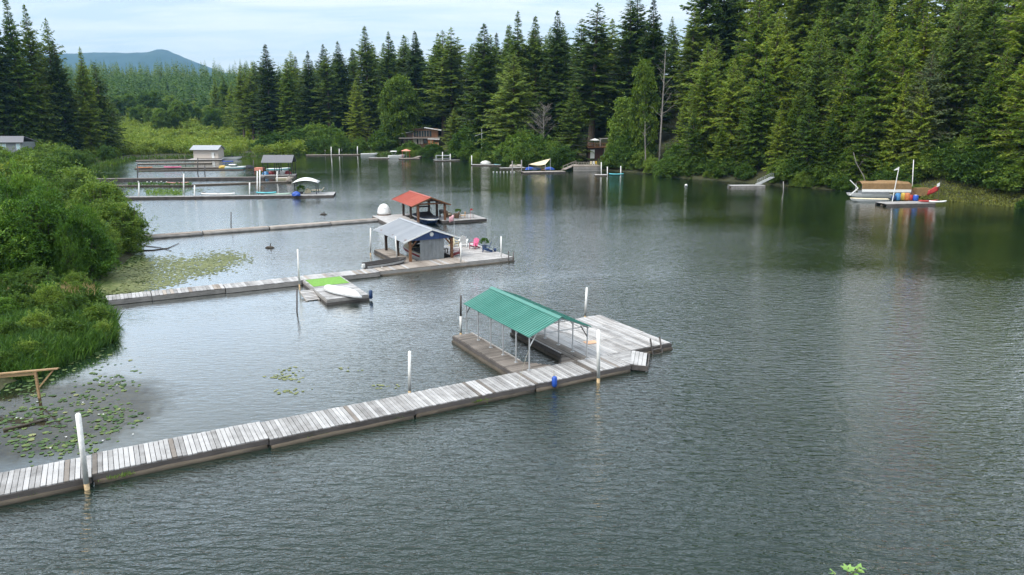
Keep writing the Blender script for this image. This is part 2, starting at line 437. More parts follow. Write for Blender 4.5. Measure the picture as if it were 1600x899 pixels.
# lake surface -----------------------------------------------------
t = NT('lake_water')
ge = t.add('ShaderNodeNewGeometry'); pos = ge.outputs['Position']
sp = t.add('ShaderNodeSeparateXYZ', {0: pos})
def wav(sx, sy, rot, scale, detail, dist=0.6):
    mp = t.add('ShaderNodeMapping', {'Vector': pos, 'Scale': (sx, sy, 1), 'Rotation': (0, 0, R(rot))})
    return t.add('ShaderNodeTexNoise', {'Vector': mp.outputs[0], 'Scale': scale, 'Detail': detail, 'Roughness': 0.55, 'Distortion': dist}).outputs['Fac']
w1 = wav(0.5, 1.35, 12, 2.5, 3.0, 0.35)
w2 = wav(0.6, 1.4, -16, 0.8, 2.0, 0.3)
w3 = wav(0.7, 1.5, 2, 6.5, 2.0, 0.2)
hgt = t.math('ADD', t.math('ADD', t.math('MULTIPLY', w1, 0.11), t.math('MULTIPLY', w2, 0.045)), t.math('MULTIPLY', w3, 0.022))
# wind: ruffled out in the open, calmer in the lee of the docks on the left
gust = wav(0.35, 1.0, 18, 0.035, 3.0, 1.0)
side = t.add('ShaderNodeMapRange', {'Value': t.math('DIVIDE', sp.outputs['X'], t.math('MAXIMUM', sp.outputs['Y'], 1.0)), 'From Min': -0.36, 'From Max': -0.05, 'To Min': 0.30, 'To Max': 1.0}, interpolation_type='SMOOTHSTEP').outputs[0]
front = t.add('ShaderNodeMapRange', {'Value': t.math('SUBTRACT', sp.outputs['Y'], t.math('ADD', 38.0, t.math('MULTIPLY', sp.outputs['X'], 0.56))), 'From Min': -3.0, 'From Max': 2.0, 'To Min': 1.0, 'To Max': 0.0}, interpolation_type='SMOOTHSTEP').outputs[0]
bankc = t.add('ShaderNodeMapRange', {'Value': t.math('DIVIDE', sp.outputs['X'], t.math('MAXIMUM', sp.outputs['Y'], 1.0)), 'From Min': -0.62, 'From Max': -0.46, 'To Min': 0.25, 'To Max': 1.0}, interpolation_type='SMOOTHSTEP').outputs[0]
lee = t.math('MAXIMUM', t.math('MULTIPLY', side, bankc), front)
pA, pB = G(960, 268), G(1600, 326); nn_ = Vector((pB.y - pA.y, -(pB.x - pA.x), 0)).normalized(); nn_ = -nn_ if nn_.y > 0 else nn_
dsh = t.math('ADD', t.math('MULTIPLY', sp.outputs['X'], nn_.x), t.math('SUBTRACT', t.math('MULTIPLY', sp.outputs['Y'], nn_.y), pA.x * nn_.x + pA.y * nn_.y))
hill = t.add('ShaderNodeMapRange', {'Value': dsh, 'From Min': 18.0, 'From Max': 125.0, 'To Min': 0.26, 'To Max': 1.0}, interpolation_type='SMOOTHSTEP').outputs[0]
lee = t.math('MULTIPLY', lee, hill)
amp = t.math('MULTIPLY', lee, t.math('MAXIMUM', 0.35, t.math('SUBTRACT', t.math('MULTIPLY', gust, 3.0), 0.5)))
bp = t.add('ShaderNodeBump', {'Height': t.math('MULTIPLY', hgt, amp), 'Strength': 1.0, 'Distance': 1.0})
dn = wav(1, 1, 0, 0.06, 3.0)
wc = t.ramp(dn, [(0.35, (0.006, 0.016, 0.012)), (0.65, (0.012, 0.025, 0.018))])
lw = t.add('ShaderNodeLayerWeight', {'Blend': 0.5, 'Normal': bp.outputs[0]})
fac = t.math('MINIMUM', t.math('ADD', 0.02, t.math('MULTIPLY', t.math('POWER', lw.outputs['Facing'], 5.2), 3.4)), 0.84)
gl = t.add('ShaderNodeBsdfGlossy', {'Color': (0.99, 0.985, 0.97, 1), 'Roughness': 0.05, 'Normal': bp.outputs[0]})
df = t.add('ShaderNodeBsdfDiffuse', {'Color': wc})
# brown weed under the surface, with the near bank's dark reflection painted in
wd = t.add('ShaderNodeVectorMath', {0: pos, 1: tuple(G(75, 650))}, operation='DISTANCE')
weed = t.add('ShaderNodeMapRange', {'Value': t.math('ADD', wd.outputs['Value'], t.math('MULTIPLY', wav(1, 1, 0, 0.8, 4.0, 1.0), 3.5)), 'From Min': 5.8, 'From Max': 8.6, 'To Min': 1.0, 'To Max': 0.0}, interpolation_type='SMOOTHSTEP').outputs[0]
fac = t.math('MULTIPLY', fac, t.math('SUBTRACT', 1.0, t.math('MULTIPLY', weed, 0.62)))  # less of a mirror, for the weed and the painted bank reflection
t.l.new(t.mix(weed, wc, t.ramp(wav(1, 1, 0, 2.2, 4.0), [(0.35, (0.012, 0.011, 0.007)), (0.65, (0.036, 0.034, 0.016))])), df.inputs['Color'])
mxs = t.add('ShaderNodeMixShader', {0: fac, 1: df.outputs[0], 2: gl.outputs[0]})
t.l.new(mxs.outputs[0], t.out.inputs[0]); t.n.remove(t.bsdf); M['water'] = t.m
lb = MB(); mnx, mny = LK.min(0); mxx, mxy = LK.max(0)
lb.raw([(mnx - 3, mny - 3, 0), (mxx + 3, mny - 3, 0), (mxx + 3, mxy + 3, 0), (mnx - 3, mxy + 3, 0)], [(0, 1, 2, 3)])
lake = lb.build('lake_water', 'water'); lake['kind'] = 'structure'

# far blue mountain ---------------------------------------------------
t = NT('mountain_forest')
ge = t.add('ShaderNodeNewGeometry')
nz = t.add('ShaderNodeTexNoise', {'Vector': ge.outputs['Position'], 'Scale': 0.006, 'Detail': 8.0, 'Roughness': 0.7})
t.setp(Base_Color=t.ramp(nz.outputs['Fac'], [(0.3, (0.018, 0.04, 0.03)), (0.7, (0.04, 0.07, 0.045))]), Roughness=1.0); M['mountain'] = t.m
MY = 6300.0
ridge_px = [(-900, 130), (-500, 112), (-200, 96), (0, 92), (60, 87), (100, 84), (150, 82), (200, 83), (228, 82), (245, 77.5), (258, 77.5), (275, 85), (300, 95), (320, 103), (345, 112), (400, 122), (520, 135), (700, 150), (900, 160)]
rx = np.array([AT(x, y, MY).x for x, y in ridge_px]); rz = np.array([AT(x, y, MY).z for x, y in ridge_px])
mx_ = np.linspace(rx[0], rx[-1], 220); top = np.interp(mx_, rx, rz)
rng = np.random.default_rng(5)
rows = []
for j, (yo, k) in enumerate(((-850, -0.02), (-700, 0.16), (-520, 0.42), (-330, 0.68), (-150, 0.9), (0, 1.0), (200, 0.8), (450, 0.4), (700, -0.02))):
    w = np.sin(mx_ * 0.011 + j) * 30 + np.sin(mx_ * 0.031 + 2 * j) * 12
    edge = 1 if yo == 0 else 0
    z = top * k + (0 if edge else (w * 0.8 * (0.2 < abs(k) < 0.95))) + rng.normal(0, 2.0, len(mx_)) * edge
    rows.append(np.stack([mx_, MY + yo + w * (0 if edge else 2), z], 1))
V = np.concatenate(rows); n_ = len(mx_); I = np.arange(len(V)).reshape(-1, n_)
mo = inst('mountain', np_mesh('mountain', V, np.stack([I[:-1, :-1], I[:-1, 1:], I[1:, 1:], I[1:, :-1]], -1).reshape(-1, 4), 'mountain', True))
mo['kind'] = 'structure'

# ================================================================== foliage
def leaf_quads(C, D, U, L, W, fold=0.25):
    """kites at C pointing along D, broad across D x U"""
    D = D / np.linalg.norm(D, axis=1, keepdims=True)
    S = np.cross(D, U); S /= np.maximum(np.linalg.norm(S, axis=1, keepdims=True), 1e-6)
    N = np.cross(S, D)
    L = L[:, None]; W = W[:, None]
    a = C; b = C + D * L * 0.45 + S * W * 0.5 - N * W * fold; c = C + D * L; d = C + D * L * 0.45 - S * W * 0.5 - N * W * fold
    V = np.stack([a, b, c, d], 1).reshape(-1, 3)
    return V, np.arange(len(V)).reshape(-1, 4)

def conifer(seed, H, Rm, base, droop, LL, LW, spacing, mat, nb=6, gap=0.1, ragged=0.3, power=0.8, spray=0.5):
    """trunk with limbs + crown of needle sprays; returns (trunk mesh, crown mesh)"""
    g = np.random.default_rng(seed)
    tb = MB(); tr = H * 0.011 + 0.10
    tb.tube([(0, 0, -1.0), (0, 0, H * 0.02), (0.05, 0, H * 0.3), (0, 0.05, H * 0.65), (0, 0, H * 0.985)], [tr * 1.5, tr * 1.15, tr * 0.85, tr * 0.5, 0.03], 8)
    C, D, U, Ls = [], [], [], []
    z = H * base
    phase = g.uniform(0, 6)
    while z < H * 0.995:
        f = (H - z) / (H * (1 - base))             # 1 at the crown's foot
        env = Rm * (f ** power) * (1.0 - 0.28 * max(0, f - 0.72) / 0.28) * (0.40 + 0.60 * min(1, f / 0.32)) + 0.08
        ls = min(1.0, 0.42 + 1.9 * f)
        n = max(3, int(round(nb * (0.6 + 0.4 * f) + g.uniform(-1, 1))))
        for k in range(n):
            if g.random() < gap: continue
            az = phase + 2 * math.pi * (k + g.uniform(-.35, .35)) / n
            BL = env * g.uniform(1 - ragged, 1 + ragged * 0.55)
            zj = g.uniform(-.5, .5) * spacing
            rise = math.tan(R(32)) * (1 - f) ** 1.5 - droop * f * g.uniform(0.6, 1.3)
            out = np.array([math.cos(az), math.sin(az), 0.0]); side = np.array([-out[1], out[0], 0])
            m = max(2, int(BL / spray))
            u = (np.arange(m) + 0.6) / m
            zz = z + zj + BL * (rise * u + 0.22 * droop * u ** 2 * (1 if droop > 0.2 else 0.3))
            P = out[None] * (BL * u)[:, None]; P[:, 2] = zz
            if BL > 1.2 and f > 0.12: tb.tube([(0, 0, z + zj), tuple(P[m // 2]), tuple(P[-1])], [0.035 + 0.012 * BL, 0.02 + 0.006 * BL, 0.012], 3, False)
            for sgn in (-1, 1):
                reach = np.minimum(0.62 * (1.05 - u) + 0.28, 0.75)
                d = out[None] * g.uniform(0.35, 0.9, (m, 1)) + side[None] * sgn * g.uniform(0.5, 1.1, (m, 1))
                d[:, 2] += -droop * 0.55 + g.normal(0, 0.22, m)
                C.append(P + g.normal(0, 0.06, (m, 3))); D.append(d)
                Ls.append(LL * ls * (0.55 + reach) * g.uniform(0.7, 1.25, m))
                uu = np.zeros((m, 3)); uu[:, 2] = 1; uu += g.normal(0, 0.35, (m, 3)); U.append(uu)
            # crest and hanging sprays
            d = np.repeat(out[None], m, 0) + g.normal(0, 0.25, (m, 3)); d[:, 2] += g.uniform(-0.55, 0.35, m)
            C.append(P); D.append(d); Ls.append(LL * ls * g.uniform(0.6, 1.1, m)); uu = g.normal(0, 0.6, (m, 3)); uu[:, 2] += 1; U.append(uu)
        phase += g.uniform(0.4, 1.4)
        z += spacing * (0.55 + 0.6 * f) * g.uniform(0.75, 1.3)
    C.append(np.array([[0, 0, H - LL * 0.6]])); D.append(np.array([[0.05, 0, 1.0]])); U.append(np.array([[1.0, 0, 0]])); Ls.append(np.array([LL]))
    C = np.concatenate(C); D = np.concatenate(D); U = np.concatenate(U); Ls = np.concatenate(Ls)
    V, F = leaf_quads(C, D, U, Ls, Ls * LW)
    cm = np_mesh('crown', V, F, mat)
    tm = tb.mesh('trunk', True); tm.materials.append(M['bark'])
    return tm, cm

def clump_pts(g, centers, radii, per, flat=0.8):
    P, Nn = [], []
    for c, r in zip(centers, radii):
        k = int(per * (r / np.mean(radii)) ** 2)
        v = g.normal(0, 1, (k, 3)); v /= np.linalg.norm(v, axis=1, keepdims=True)
        v[:, 2] = np.where(v[:, 2] < -0.35, -v[:, 2], v[:, 2])
        rad = r * g.uniform(0.45, 1.08, (k, 1)) ** 0.6
        P.append(np.array(c)[None] + v * rad * np.array([1, 1, flat])); Nn.append(v)
    return np.concatenate(P), np.concatenate(Nn)

def broadleaf(seed, H, Rx, base, nclump, per, LL, LW, mat, bark='bark', trunk_r=None, stems=1, shape=1.0, cr=0.3, hang=0.3, shoot=1.75, ns=16):
    """limbs from the trunk, each ending in leaf clumps"""
    g = np.random.default_rng(seed)
    tb = MB(); tr = trunk_r or (0.012 * H + 0.05)
    zc0 = H * base; cen, rad = [], []
    roots = [(g.normal(0, Rx * 0.22), g.normal(0, Rx * 0.22)) if stems > 1 else (0, 0) for _ in range(stems)]
    for (x, y) in roots:
        tb.tube([(x * .4, y * .4, -0.6), (x * .7, y * .7, H * 0.25), (x * 1.1, y * 1.1, H * 0.6), (x * 1.3, y * 1.3, H * 0.9)], [tr, tr * .8, tr * .5, tr * .15], 7)
    for i in range(nclump):
        q = (i + 0.5) / nclump
        z = zc0 + (H - zc0) * (q * 0.94 + g.uniform(-.03, .03))
        f = (z - zc0) / (H - zc0)
        env = Rx * (math.sin(math.pi * min(1, (0.18 + 0.82 * f) ** shape)) ** 0.6 if f < 1 else 0.05)
        a = i * 2.39996 + g.uniform(-.5, .5); rr = env * math.sqrt(g.uniform(0.12, 1.0))
        c = (rr * math.cos(a), rr * math.sin(a), z - H * 0.04)
        cen.append(c); rad.append(max(0.25, Rx * cr * g.uniform(0.65, 1.3)))
        x, y = roots[i % len(roots)]
        if i % 2 == 0: tb.tube([(x * .9, y * .9, max(0.2, z - H * 0.25)), ((c[0] + x) * .5, (c[1] + y) * .5, z - H * 0.1), c], [tr * .32, tr * .2, tr * .08], 4, False)
    P, Nn = clump_pts(g, cen, rad, per)
    # loose shoots that break the outline
    for c, r in zip(cen, rad):
        if g.random() < 0.75:
            v = g.normal(0, 1, 3); v[2] = abs(v[2]) + 0.35; v /= np.linalg.norm(v); k = ns
            u = g.uniform(0.7, shoot, (k, 1)); P = np.concatenate([P, np.array(c)[None] + v[None] * r * u + g.normal(0, LL * .45, (k, 3))]); Nn = np.concatenate([Nn, np.repeat(v[None], k, 0)])
    D = Nn + g.normal(0, 0.6, P.shape); D[:, 2] -= hang
    U = g.normal(0, 0.55, P.shape); U[:, 2] += 1
    L = LL * g.uniform(0.65, 1.3, len(P))
    V, F = leaf_quads(P, D, U, L, L * LW, 0.15)
    V[:, 2] = np.maximum(V[:, 2], 0.02)
    cm = np_mesh('crown', V, F, mat)
    tm = tb.mesh('trunk', True); tm.materials.append(M[bark])
    return tm, cm

FIR = [conifer(11, 40, 7.4, 0.12, 0.32, 1.15, 0.46, 0.74, 'fir', 7, 0.10, 0.40, 0.66, 0.42),
       conifer(12, 40, 6.4, 0.24, 0.22, 1.1, 0.44, 0.80, 'fir', 6, 0.16, 0.50, 0.60, 0.42),
       conifer(13, 40, 8.2, 0.07, 0.38, 1.2, 0.46, 0.76, 'fir', 7, 0.08, 0.36, 0.74, 0.42),
       conifer(14, 40, 6.2, 0.26, 0.32, 1.1, 0.46, 0.82, 'fir', 6, 0.18, 0.55, 0.56, 0.42),
       conifer(15, 40, 7.2, 0.05, 0.44, 1.1, 0.44, 0.72, 'fir', 7, 0.08, 0.40, 0.80, 0.42)]
CEDAR = [conifer(21, 30, 7.2, 0.05, 0.50, 0.95, 0.40, 0.78, 'cedar', 8, 0.12, 0.42, 0.70, 0.40),
         conifer(22, 30, 8.0, 0.04, 0.58, 1.0, 0.40, 0.82, 'cedar', 8, 0.14, 0.48, 0.62, 0.40),
         conifer(23, 30, 6.8, 0.06, 0.44, 0.95, 0.40, 0.78, 'cedar', 8, 0.14, 0.52, 0.76, 0.40),
         conifer(24, 30, 8.4, 0.03, 0.62, 1.0, 0.38, 0.84, 'cedar', 8, 0.10, 0.42, 0.60, 0.40)]
MAPLE = [broadleaf(31, 18, 6.0, 0.16, 120, 150, 0.55, 0.75, 'maple', cr=0.24),
         broadleaf(32, 18, 4.2, 0.12, 110, 130, 0.5, 0.7, 'maple', 'pale_bark', cr=0.24, shape=1.2),
         broadleaf(33, 16, 5.0, 0.06, 100, 140, 0.5, 0.75, 'shrub', cr=0.26)]
BUSH = [broadleaf(41, 4, 3.0, 0.02, 70, 190, 0.27, 0.55, 'shrub', trunk_r=0.06, stems=6, shape=0.75, cr=0.23, shoot=2.4, ns=26),
        broadleaf(42, 4, 2.6, 0.02, 60, 190, 0.25, 0.5, 'shrub', trunk_r=0.05, stems=5, shape=0.9, cr=0.22, shoot=2.4, ns=26),
        broadleaf(43, 4, 2.8, 0.02, 64, 170, 0.30, 0.6, 'maple', trunk_r=0.05, stems=6, shape=0.8, cr=0.25, shoot=2.4, ns=26)]
MARSH = [broadleaf(51, 4, 3.4, 0.01, 46, 110, 0.42, 0.6, 'marsh', trunk_r=0.06, stems=5, shape=0.7, cr=0.34),
         broadleaf(52, 4, 3.0, 0.01, 40, 110, 0.40, 0.6, 'marsh', trunk_r=0.06, stems=5, shape=0.8, cr=0.36)]
WILLOW = [broadleaf(61, 8, 4.2, 0.03, 230, 120, 0.27, 0.36, 'willow', trunk_r=0.09, stems=6, shape=0.85, cr=0.145, hang=0.05, shoot=3.2, ns=34),
          broadleaf(62, 6, 3.4, 0.02, 190, 120, 0.25, 0.36, 'willow', trunk_r=0.07, stems=7, shape=0.8, cr=0.155, hang=0.05, shoot=3.2, ns=34),
          broadleaf(63, 5, 3.2, 0.02, 170, 130, 0.23, 0.42, 'shrub', trunk_r=0.07, stems=7, shape=0.8, cr=0.17, hang=0.05, shoot=2.8, ns=30)]
KIND_H = {'fir': 40, 'cedar': 30, 'maple': 18, 'bush': 4, 'marsh': 4}
CROWN_MAT = {}
def tree(name, meshes, H0, loc, H, wide, label, cat, group=None, rz=None, lean=0.0):
    o = thing(name, label, cat, loc, random.uniform(0, 6.28) if rz is None else rz, group)
    s = H / H0; o.scale = (s * wide, s * wide, s)
    if lean: o.rotation_euler.x = lean
    elif 'tree' in name: o.rotation_euler.x, o.rotation_euler.y = random.gauss(0, .018), random.gauss(0, .018)
    inst('trunk', meshes[0], o); inst('crown', meshes[1], o)
    return o
def tree_px(name, meshes, H0, px, Y, top_y, wide, label, cat, group=None, lean=0.0):
    """stands at distance Y below photo column px, its tip reaching photo row top_y"""
    p = AT(px, top_y, Y); z = gh(p.x, Y) - 0.1
    return tree(name, meshes, H0, (p.x, Y, z), p.z - z, wide, label, cat, group, lean=lean)
def recolour(pair, mat):
    m = pair[1].copy(); m.materials.clear(); m.materials.append(M[mat]); return (pair[0], m)
CEDAR_DARK = [recolour(p, 'fir') for p in CEDAR]
FIR_LIGHT = [recolour(p, 'cedar') for p in FIR]
# ================================================================== trees along the far shore (from left to right)
def shoreY(px):
    """distance of the shoreline below photo column px"""
    xs = [p[0] for p in SHORE_PX[20:]]; ys = [p[1] for p in SHORE_PX[20:]]
    return G(px, float(np.interp(px, xs, ys))).y
g3 = np.random.default_rng(77)
# named trees of the near edge: column, metres behind the shore, top row, width factor
FRONT = [
 ('fir_tree', FIR[1], 40, 388, 60, 108, 1.1, 'dark fir at the left end of the tall far forest edge', 'tree'),
 ('fir_tree', FIR[0], 40, 415, 42, 70, 1.0, 'tall ragged fir with a split tip at the left end of the far forest', 'tree'),
 ('fir_tree', FIR_LIGHT[2], 40, 447, 36, 92, 0.9, 'lighter green fir behind the grey roofed far boathouse', 'tree'),
 ('fir_tree', FIR[4], 40, 480, 40, 80, 1.0, None, None),
 ('fir_tree', FIR[3], 40, 508, 34, 77, 1.15, None, None),
 ('fir_tree', FIR[2], 40, 533, 44, 66, 1.0, None, None),
 ('cedar_tree', CEDAR[0], 30, 556, 24, 126, 1.05, 'pointed light green cedar left of the big rounded broadleaf tree', 'tree'),
 ('fir_tree', FIR[0], 40, 571, 42, 42, 0.95, 'spire topped fir rising behind the pointed light green cedar', 'tree'),
 ('fir_tree', FIR[4], 40, 604, 48, 50, 1.0, None, None),
 ('maple_tree', recolour(MAPLE[0], 'light_maple'), 18, 625, 20, 118, 0.82, 'big rounded yellow green broadleaf tree left of the timber house', 'tree'),
 ('fir_tree', FIR[2], 40, 648, 50, 50, 1.0, None, None),
 ('fir_tree', FIR[3], 40, 690, 40, 48, 1.3, 'fir with bare reddish trunk right behind the timber house', 'tree'),
 ('fir_tree', FIR[3], 40, 703, 36, 44, 1.25, 'fir with two toned bare trunk next to the timber house', 'tree'),
 ('cedar_tree', CEDAR_DARK[3], 30, 709, 14, 170, 1.3, 'short broad conifer beside the timber house on the shore', 'tree'),
 ('fir_tree', FIR[0], 40, 756, 26, 38, 1.15, None, None),
 ('cedar_tree', CEDAR_DARK[1], 30, 800, 16, 84, 1.25, 'broad drooping cedar above the shore left of the bare grey shrub', 'tree'),
 ('fir_tree', FIR[4], 40, 808, 34, 20, 0.95, None, None),
 ('fir_tree', FIR[0], 40, 838, 32, 26, 0.9, None, None),
 ('fir_tree', FIR[2], 40, 872, 30, 18, 0.95, None, None),
 ('cedar_tree', CEDAR_DARK[2], 30, 896, 9, 132, 1.25, 'perfect cone shaped conifer on the shore behind the sail shade dock', 'tree'),
 ('fir_tree', FIR[3], 40, 928, 22, 6, 1.35, 'tallest dark fir with long drooping limbs above the small cabin', 'tree'),
 ('maple_tree', MAPLE[2], 16, 976, 11, 150, 0.75, 'dense green broadleaf tree overhanging the small cabin deck', 'tree'),
 ('fir_tree', FIR[1], 40, 990, 32, -6, 1.05, 'fir with sparse open top against the sky, left of the bare trunk', 'tree'),
 ('fir_tree', FIR[1], 40, 1003, 36, -14, 1.0, 'fir with sparse open top against the sky, next to the bare trunk', 'tree'),
 ('fir_tree', FIR[0], 40, 1028, 34, -2, 0.85, 'slim fir whose open tip stands against the sky above the bare trunk', 'tree'),
 ('alder_tree', recolour(MAPLE[1], 'light_maple'), 18, 1012, 9, 86, 0.5, 'tall narrow yellow green tree left of the bare trunk', 'tree'),
 ('fir_tree', FIR[3], 40, 1086, 36, 10, 1.0, None, None),
]
for name, ms, h0, px, back, top, wide, lab, cat in FRONT:
    Y = shoreY(px) + back
    lab = lab or {480: 'dark fir behind the left part of the white posted marsh dock', 508: 'slender fir behind the middle of the marsh dock', 533: 'tall fir left of the pointed light green cedar', 604: 'dark fir just behind the left side of the big rounded broadleaf tree', 648: 'dark fir rising directly behind the timber house', 756: 'tall dark fir above the pale lamp pole on the bank', 808: 'tall fir behind the broad drooping cedar on the shore', 838: 'tall dark fir rising behind the bare grey shrub', 872: 'tall fir just left of the cone shaped conifer', 1086: 'dark tipped fir against the sky where the right hill begins'}[px]
    tree_px(name, ms, h0, px, Y, top, wide * (1.25 if h0 == 40 else 1.1), lab, 'tree')
# second and third rows of the middle forest
rowlab = 'dark fir standing deep in the forest behind the front row'
for r, (b0, b1, step, dtop) in enumerate(((56, 72, 25, 4), (80, 96, 27, 2), (104, 130, 20, -22))):
    px = 372 + r * 9
    while px < 1090:
        Y = shoreY(px) + g3.uniform(b0, b1)
        sky = np.interp(px, [372, 420, 520, 640, 760, 850, 930, 1000, 1090], [104, 92, 76, 62, 54, 44, 38, 40, 22])
        ms = (FIR if g3.random() < .72 else FIR_LIGHT)[int(g3.integers(0, 5))]
        tree_px('fir_tree', ms, 40, px, Y, sky + g3.uniform(-8, 22) - dtop, g3.uniform(1.05, 1.45), rowlab, 'tree', 'firs deep in the far forest')
        px += step * g3.uniform(0.8, 1.2)
# the wooded hill on the right
RIGHT = [  # column, metres behind the shore, top row, kind, wide
 (1072, 12, 150, 'c0', 0.9), (1108, 10, 62, 'c1', 1.0), (1150, 9, 92, 'c3', 0.95), (1198, 8, 70, 'c2', 1.0), (1242, 5, 148, 'c0', 0.85), (1282, 9, 50, 'd1', 0.9),
 (1322, 8, 92, 'c2', 0.95), (1372, 10, 0, 'c3', 0.8), (1458, 11, 78, 'l0', 0.95), (1418, 12, 40, 'c1', 0.85), (1505, 18, -10, 'd3', 0.8), (1572, 11, 70, 'c3', 0.8), (1616, 9, 55, 'c1', 0.85), (1660, 8, 40, 'c0', 1.0)]
rl = {1072: 'small dark cedar just right of the bare trunk on the shore', 1108: 'tall yellow green cedar leaning out right of the bare trunk', 1150: 'broad bright cedar above the grey floating dock with ramp',
      1198: 'cedar directly above the ramp of the grey floating dock', 1242: 'short yellow green cedar low on the shore left of the boat lift', 1282: 'dark drooping cedar second row behind the short yellow cedar',
      1322: 'cedar standing just left of the boat lift with brown canopy', 1372: 'very tall cedar right above the boat lift canopy', 1458: 'pale grey green conifer with sweeping limbs above the red flag',
      1418: 'tall cedar behind the two white poles of the boat lift', 1505: 'dark cedar behind the stone wall on the right shore', 1572: 'broad cedar hanging over the mossy right shore', 1616: 'cedar cut by the right edge of the view', 1660: 'cedar mostly outside the right edge of the view'}
def kind(k):
    i = int(k[1]); return {'c': CEDAR, 'd': CEDAR_DARK}[k[0]][i] if k[0] != 'l' else CEDAR_PALE[i]
M['pale_conifer'] = leaf('pale_conifer_needles', (0.05, 0.075, 0.03), (0.10, 0.14, 0.055), (0.18, 0.22, 0.10), 0.25)
CEDAR_PALE = [recolour(CEDAR[3], 'pale_conifer')]
for px, back, top, k, wide in RIGHT:
    tree_px('cedar_tree', kind(k), 30, px, shoreY(px) + back + 1.5, top, wide, rl[px], 'tree')
for k, (px, back, H, w) in enumerate(((1082, 3, 15, .9), (1126, 2.5, 13, 1.0), (1170, 6, 19, .9), (1215, 3, 16, .9), (1262, 2.5, 18, .85), (1296, 2.5, 15, .95), (1346, 4, 17, .9), (1396, 7, 20, .8), (1436, 9, 18, .8), (1530, 9, 19, .8))):
    Y = shoreY(px) + back; x = AT(px, 240, Y).x
    tree('cedar_tree', CEDAR[(k * 3 + 1) % 4], 30, (x, Y, gh(x, Y) - .2), H, w, 'lower cedar whose branches hang almost to the water on the right shore', 'tree', 'lower cedars on the right shoreline')
hl = 'green conifer packed among others up the steep hill on the right'
for r, (b0, b1, step) in enumerate(((18, 23, 54), (30, 36, 52), (43, 51, 54), (60, 70, 54))):
    px = 1096 + r * 13
    while px < 1680:
        Y = shoreY(px) + g3.uniform(b0, b1) * (0.8 if px > 1500 else 1)
        p = AT(px, 200, Y); z = gh(p.x, Y)
        H = g3.uniform(24, 37) if r < 2 else g3.uniform(31, 44); pool = CEDAR if g3.random() < 0.55 else (CEDAR_DARK if g3.random() < 0.5 else FIR_LIGHT)
        ms = pool[int(g3.integers(0, len(pool)))]; h0 = 40 if pool is FIR_LIGHT else 30
        if px < 1150: H *= 0.95
        tree('cedar_tree', ms, h0, (p.x, Y, z - 0.2), H, g3.uniform(0.85, 1.05) * (30 / H) ** 0.3 * (1.15 if h0 == 40 else 1), hl, 'tree', 'conifers on the right hill')
        px += step * g3.uniform(0.8, 1.2)
for px in range(1098, 1360, 24):
    Y = shoreY(px) + g3.uniform(36, 62); x = AT(px, 200, Y).x; pool = FIR_LIGHT if g3.random() < .6 else FIR
    tree('fir_tree', pool[int(g3.integers(0, 5))], 40, (x, Y, gh(x, Y) - .2), g3.uniform(41, 49), g3.uniform(1.0, 1.2), hl, 'tree', 'conifers on the right hill')
# dark conifers at the far left
for i, (px, Y, top, wide, lab) in enumerate((
    (-30, 222, -20, .9, 'dark conifer cut by the left edge of the view'), (8, 226, -12, .85, 'very tall dark conifer at the left edge, taller than the others'), (40, 230, 8, 0.8, 'tall dark conifer second from the left edge'),
    (66, 238, 30, 0.8, 'dark conifer with thin tip between the tall left ones'), (86, 236, 66, 0.85, None), (122, 240, 74, 1.0, 'bushy topped dark conifer right of the tall left group'), (100, 246, 120, 1.0, None), (150, 248, 98, 0.95, 'rightmost dark conifer of the left group above the marsh'),
    (25, 250, 60, 1.0, None), (58, 254, 80, 1.0, None), (-10, 250, 30, 1.0, None), (168, 258, 150, 1.1, None), (110, 262, 140, 1.2, None), (140, 262, 150, 1.2, None), (75, 262, 120, 1.2, None), (30, 262, 110, 1.2, None))):
    tree_px('fir_tree', [FIR[2], FIR_LIGHT[4], FIR[0], CEDAR_DARK[1]][i % 4], [40, 40, 40, 30][i % 4], px, Y, top, wide, lab or 'dark conifer filling in behind the tall left group', 'tree', None if lab else 'conifers behind the tall left group')

# bare trunks ---------------------------------------------------------
def bare_tree(name, label, px, Y, top, r0, nb, spread, mat, seed, lean=0.0, dense=1):
    g = np.random.default_rng(seed); p = AT(px, top, Y); z = gh(p.x, Y) - 0.2; H = p.z - z
    o = thing(name, label, 'bare tree', (p.x, Y, z)); b = MB()
    b.tube([(lean * H * .0, 0, 0), (lean * H * .3, 0, H * .35), (lean * H * .8, 0, H * .72), (lean * H, 0, H)], [r0, r0 * .8, r0 * .5, 0.04], 8); b.build('trunk', mat, o, True)
    b = MB()
    for i in range(nb):
        f = 0.42 + 0.55 * (i + g.random()) / nb; a = g.uniform(0, 6.28); L = spread * (1.25 - f) * g.uniform(.6, 1.4)
        s = Vector((lean * H * f, 0, H * f)); e = s + Vector((math.cos(a) * L, math.sin(a) * L, L * g.uniform(.5, 1.3)))
        m = (s + e) / 2 + Vector((0, 0, -L * .08)); b.tube([s, m, e], [r0 * .3 * (1.2 - f), r0 * .2 * (1.2 - f), 0.015], 4, False)
        for q in range(2 * dense):
            t_ = g.uniform(.35, .95); c = s.lerp(e, t_); a2 = a + g.normal(0, .8); l2 = L * .45
            b.tube([c, c + Vector((math.cos(a2) * l2, math.sin(a2) * l2, l2 * g.uniform(.2, 1)))], [r0 * .1, 0.012], 3, False)
    b.build('limbs', mat, o)
    return o
bare_tree('dead_tree', 'tall bare pale trunk with forked bare top standing on the shore', 1038, shoreY(1038) + 3, 78, 0.25, 14, 3.6, 'pale_bark', 3, 0.01)
bare_tree('leaning_trunk', 'short pale trunk leaning left at the waterline beside the tall bare trunk', 1012, shoreY(1014) + 2, 190, 0.22, 5, 3, 'pale_bark', 5, -0.05)
